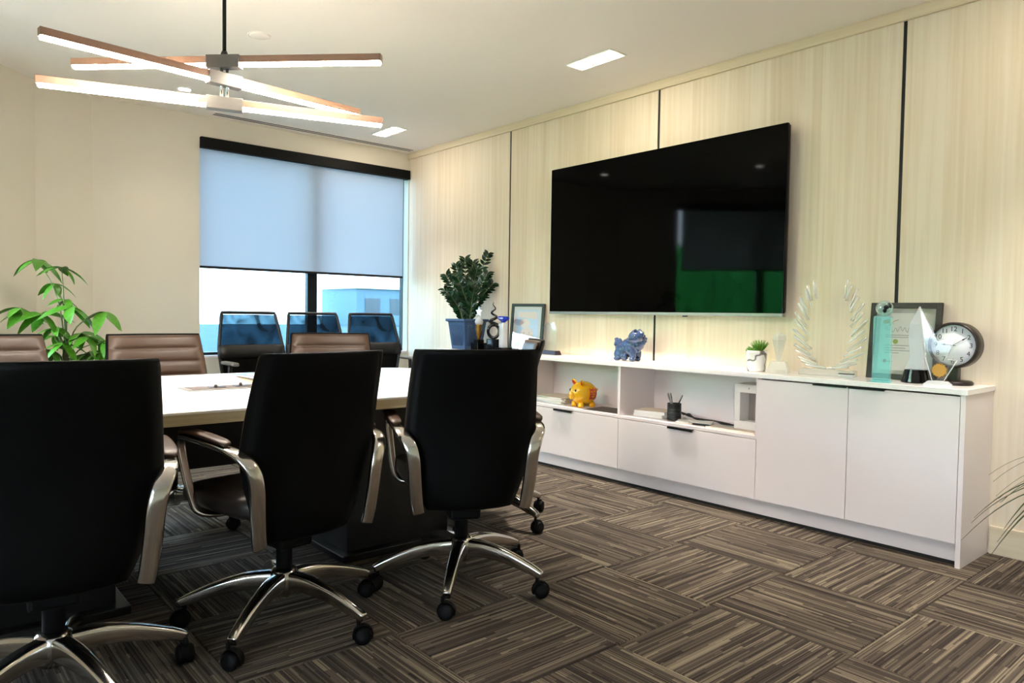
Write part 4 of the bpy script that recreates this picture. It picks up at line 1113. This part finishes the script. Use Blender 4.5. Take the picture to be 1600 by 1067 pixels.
# desk clock (faces local -y)
ck = thing('desk_clock', 'round dark bronze desk clock with white face and black numerals', 'clock', (3.665, 1.178, Z0), R(-92))
MB().lathe([(0.0, 0.0), (0.075, 0.0), (0.077, 0.004), (0.077, 0.012), (0.070, 0.018), (0.0, 0.020)], 32).build('base', 'clock_bronze', ck)
MB().box(-0.022, 0.022, -0.016, 0.016, 0.018, 0.10).build('stem', 'clock_bronze', ck, bevel=0.003)
CZ = 0.178; CR = 0.104
MB().lathe([(0.0, 0.045), (CR - 0.012, 0.045), (CR, 0.036), (CR, -0.030), (CR - 0.006, -0.036), (CR - 0.010, -0.034), (CR - 0.012, -0.022)], 48, (0, 0, CZ), cap=False, axis='y').build('case', 'clock_bronze', ck)
face = MB().lathe([(0.0, -0.024), (CR - 0.011, -0.024), (CR - 0.011, -0.020)], 48, (0, 0, CZ), cap=False, axis='y').build('face', 'clock_face', ck)
dg = bpy.context.evaluated_depsgraph_get()
for hnum in range(1, 13):
    cu_ = bpy.data.curves.new('numeral', 'FONT'); cu_.body = str(hnum); cu_.size = 0.030; cu_.align_x = 'CENTER'; cu_.align_y = 'CENTER'; cu_.extrude = 0.0004; cu_.resolution_u = 3
    tmp = bpy.data.objects.new('numeral', cu_); COL.objects.link(tmp); bpy.context.view_layer.update()
    me = bpy.data.meshes.new_from_object(tmp.evaluated_get(bpy.context.evaluated_depsgraph_get()))
    bpy.data.objects.remove(tmp); me.materials.clear(); me.materials.append(MATS['ink'])
    o = bpy.data.objects.new('numeral', me); COL.objects.link(o); o.parent = face
    a = R(90 - 30 * hnum)
    o.location = (0.073 * math.cos(a), -0.0250, CZ + 0.073 * math.sin(a)); o.rotation_euler = (PI / 2, 0, 0)
def hand(nm, ang, L, wd, y):
    a = R(90 - ang); d = Vector((math.cos(a), 0, math.sin(a))); n_ = Vector((-math.sin(a), 0, math.cos(a))); c = Vector((0, y, CZ))
    m_ = MB(); th = Vector((0, -0.0006, 0))
    v = [c - d * 0.012 - n_ * wd * 0.4, c + d * L * 0.62 - n_ * wd * 0.4, c + d * L * 0.68 - n_ * wd * 1.5, c + d * L, c + d * L * 0.68 + n_ * wd * 1.5, c + d * L * 0.62 + n_ * wd * 0.4, c - d * 0.012 + n_ * wd * 0.4]
    n7 = len(v); m_.add(v + [p + th for p in v], [tuple(range(n7)), tuple(range(2 * n7 - 1, n7 - 1, -1))] + [(i, (i + 1) % n7, n7 + (i + 1) % n7, n7 + i) for i in range(n7)])
    m_.build(nm, 'ink', face)
hand('hour_hand', 274, 0.050, 0.0030, -0.0262); hand('minute_hand', 57, 0.070, 0.0024, -0.0272)
MB().lathe([(0.0, -0.030), (0.004, -0.029), (0.004, -0.024)], 12, (0, 0, CZ), axis='y', cap=False).build('centre_cap', 'ink', face)

# ------------------------------------------------------------------ leafy money tree behind the far chairs
mt = thing('money_tree', 'tall bright green money tree in a grey floor pot in the left corner', 'plant', (0.80, 5.02, 0))
MB().lathe([(0.0, 0.0), (0.13, 0.0), (0.14, 0.02), (0.17, 0.34), (0.18, 0.345), (0.18, 0.375), (0.162, 0.375), (0.158, 0.33)], 28).build('pot', 'planter_grey', mt)
MB().lathe([(0.0, 0.335), (0.157, 0.33)], 24, cap=False).build('soil', 'soil', mt)
MB().tube(spline([(0, 0, 0.33), (0.015, -0.01, 0.5), (-0.01, 0.01, 0.66), (0.0, 0.0, 0.80)], 4), [0.028 - 0.0009 * k for k in range(13)], 10).build('trunk', 'trunk_brown', mt)
rn = random.Random(21)
def RTs(a, b, h): return RT * a + FW * b + Vector((0, 0, h))
# clusters: (right, forward, height above floor, leaf length, lean)
def cl(px, py, dep=0.0):
    """picture offsets from the trunk turned into metres in the plane of the plant"""
    k = 4.34 / 1131.0
    return (px * k, dep, py)
clusters = [(-0.165, 0.00, 1.335, 0.135), (-0.005, -0.03, 1.290, 0.125), (-0.09, 0.05, 1.195, 0.105), (-0.015, 0.02, 1.100, 0.095), (0.070, -0.06, 1.055, 0.145), (0.235, -0.02, 1.030, 0.145),
            (-0.105, -0.07, 1.015, 0.150), (-0.250, -0.03, 1.045, 0.120), (-0.305, 0.05, 1.02, 0.12), (-0.03, -0.05, 0.93, 0.12), (0.07, 0.03, 0.90, 0.12), (0.16, -0.05, 0.88, 0.11), (-0.10, 0.05, 0.88, 0.11), (0.24, 0.0, 0.86, 0.10),
            (0.03, -0.08, 0.84, 0.13), (-0.06, -0.06, 0.80, 0.12), (0.12, 0.05, 0.79, 0.12), (-0.15, 0.0, 0.80, 0.11), (0.02, 0.08, 0.76, 0.11), (0.19, 0.03, 0.78, 0.10)]
leaf_me = None
for ci, (a, b, h, L) in enumerate(clusters):
    tip = RTs(a, b, h)
    b0 = Vector((0, 0, 0.50 + 0.28 * rn.random())) if h < 1.0 else Vector((0.0, 0, 0.76))
    mid = b0.lerp(tip, 0.55) + Vector((0, 0, 0.03)) - RT * a * 0.25
    st = MB().tube(spline([b0, mid, tip], 5), [0.0055 - 0.0036 * k / 10 for k in range(11)], 6).build('petiole', 'stem_green', mt)
    base_a = rn.uniform(0, 2 * PI)
    for k in range(5 if ci < 9 else 6):
        if leaf_me is None:
            lf = MB(); leaf_faces(lf, Vector((0, 0, 0)), Vector((1, 0, 0)), Vector((0, 0, 1)), 1.0, 0.20, 0.28, 8)
            o = lf.build('leaf', 'leaf_green', st, recalc=False); leaf_me = o.data
        else:
            o = bpy.data.objects.new('leaf', leaf_me); COL.objects.link(o); o.parent = st
        az = base_a + k * 2 * PI / 5 + rn.uniform(-0.25, 0.25)
        L_ = L * rn.uniform(1.0, 1.35)
        o.location = tip; o.scale = (L_, L_, L_)
        o.rotation_euler = (rn.uniform(-0.5, 0.5), R(rn.uniform(2, 38)), az)

# ------------------------------------------------------------------ spiky plant at the right edge
sk = thing('spiky_plant', 'spiky plant with thin arching leaves at the right edge by the baseboard', 'plant', (3.46, 0.605, 0))
MB().lathe([(0.0, 0.0), (0.11, 0.0), (0.12, 0.02), (0.15, 0.30), (0.155, 0.32), (0.14, 0.32), (0.135, 0.28)], 26).build('pot', 'planter_black', sk)
MB().lathe([(0.0, 0.29), (0.135, 0.285)], 22, cap=False).build('soil', 'soil', sk)
MB().tube([(0, 0, 0.28), (0.01, 0.0, 0.40), (0, 0.01, 0.50)], [0.02, 0.018, 0.014], 8).build('stem', 'trunk_brown', sk)
rn = random.Random(8)
for k in range(120):
    a = k * 2.399 + rn.uniform(-0.2, 0.2); el = R(rn.uniform(8, 78)); L = rn.uniform(0.30, 0.47)
    d = Vector((math.cos(a) * math.cos(el), math.sin(a) * math.cos(el), math.sin(el)))
    p0 = Vector((0, 0, 0.42 + 0.09 * rn.random()))
    pts = []
    N = 12
    for i in range(N + 1):
        t = i / N; q_ = p0 + d * L * t - Vector((0, 0, 0.60 * L * t * t * math.cos(el) + 0.10 * t * t)); q_.z = max(q_.z, 0.34 if q_.xy.length < 0.16 else 0.03)
        q_.x = min(q_.x, XW - 3.46 - 0.03)
        pts.append(q_)
    sd_ = Vector((-math.sin(a), math.cos(a), 0))
    MB().sweep(pts, [0.0075 * (1 - (i / N) ** 2) + 0.0006 for i in range(N + 1)], [0.0007] * (N + 1), sd_, 6).build('leaf', 'grass_leaf', sk)
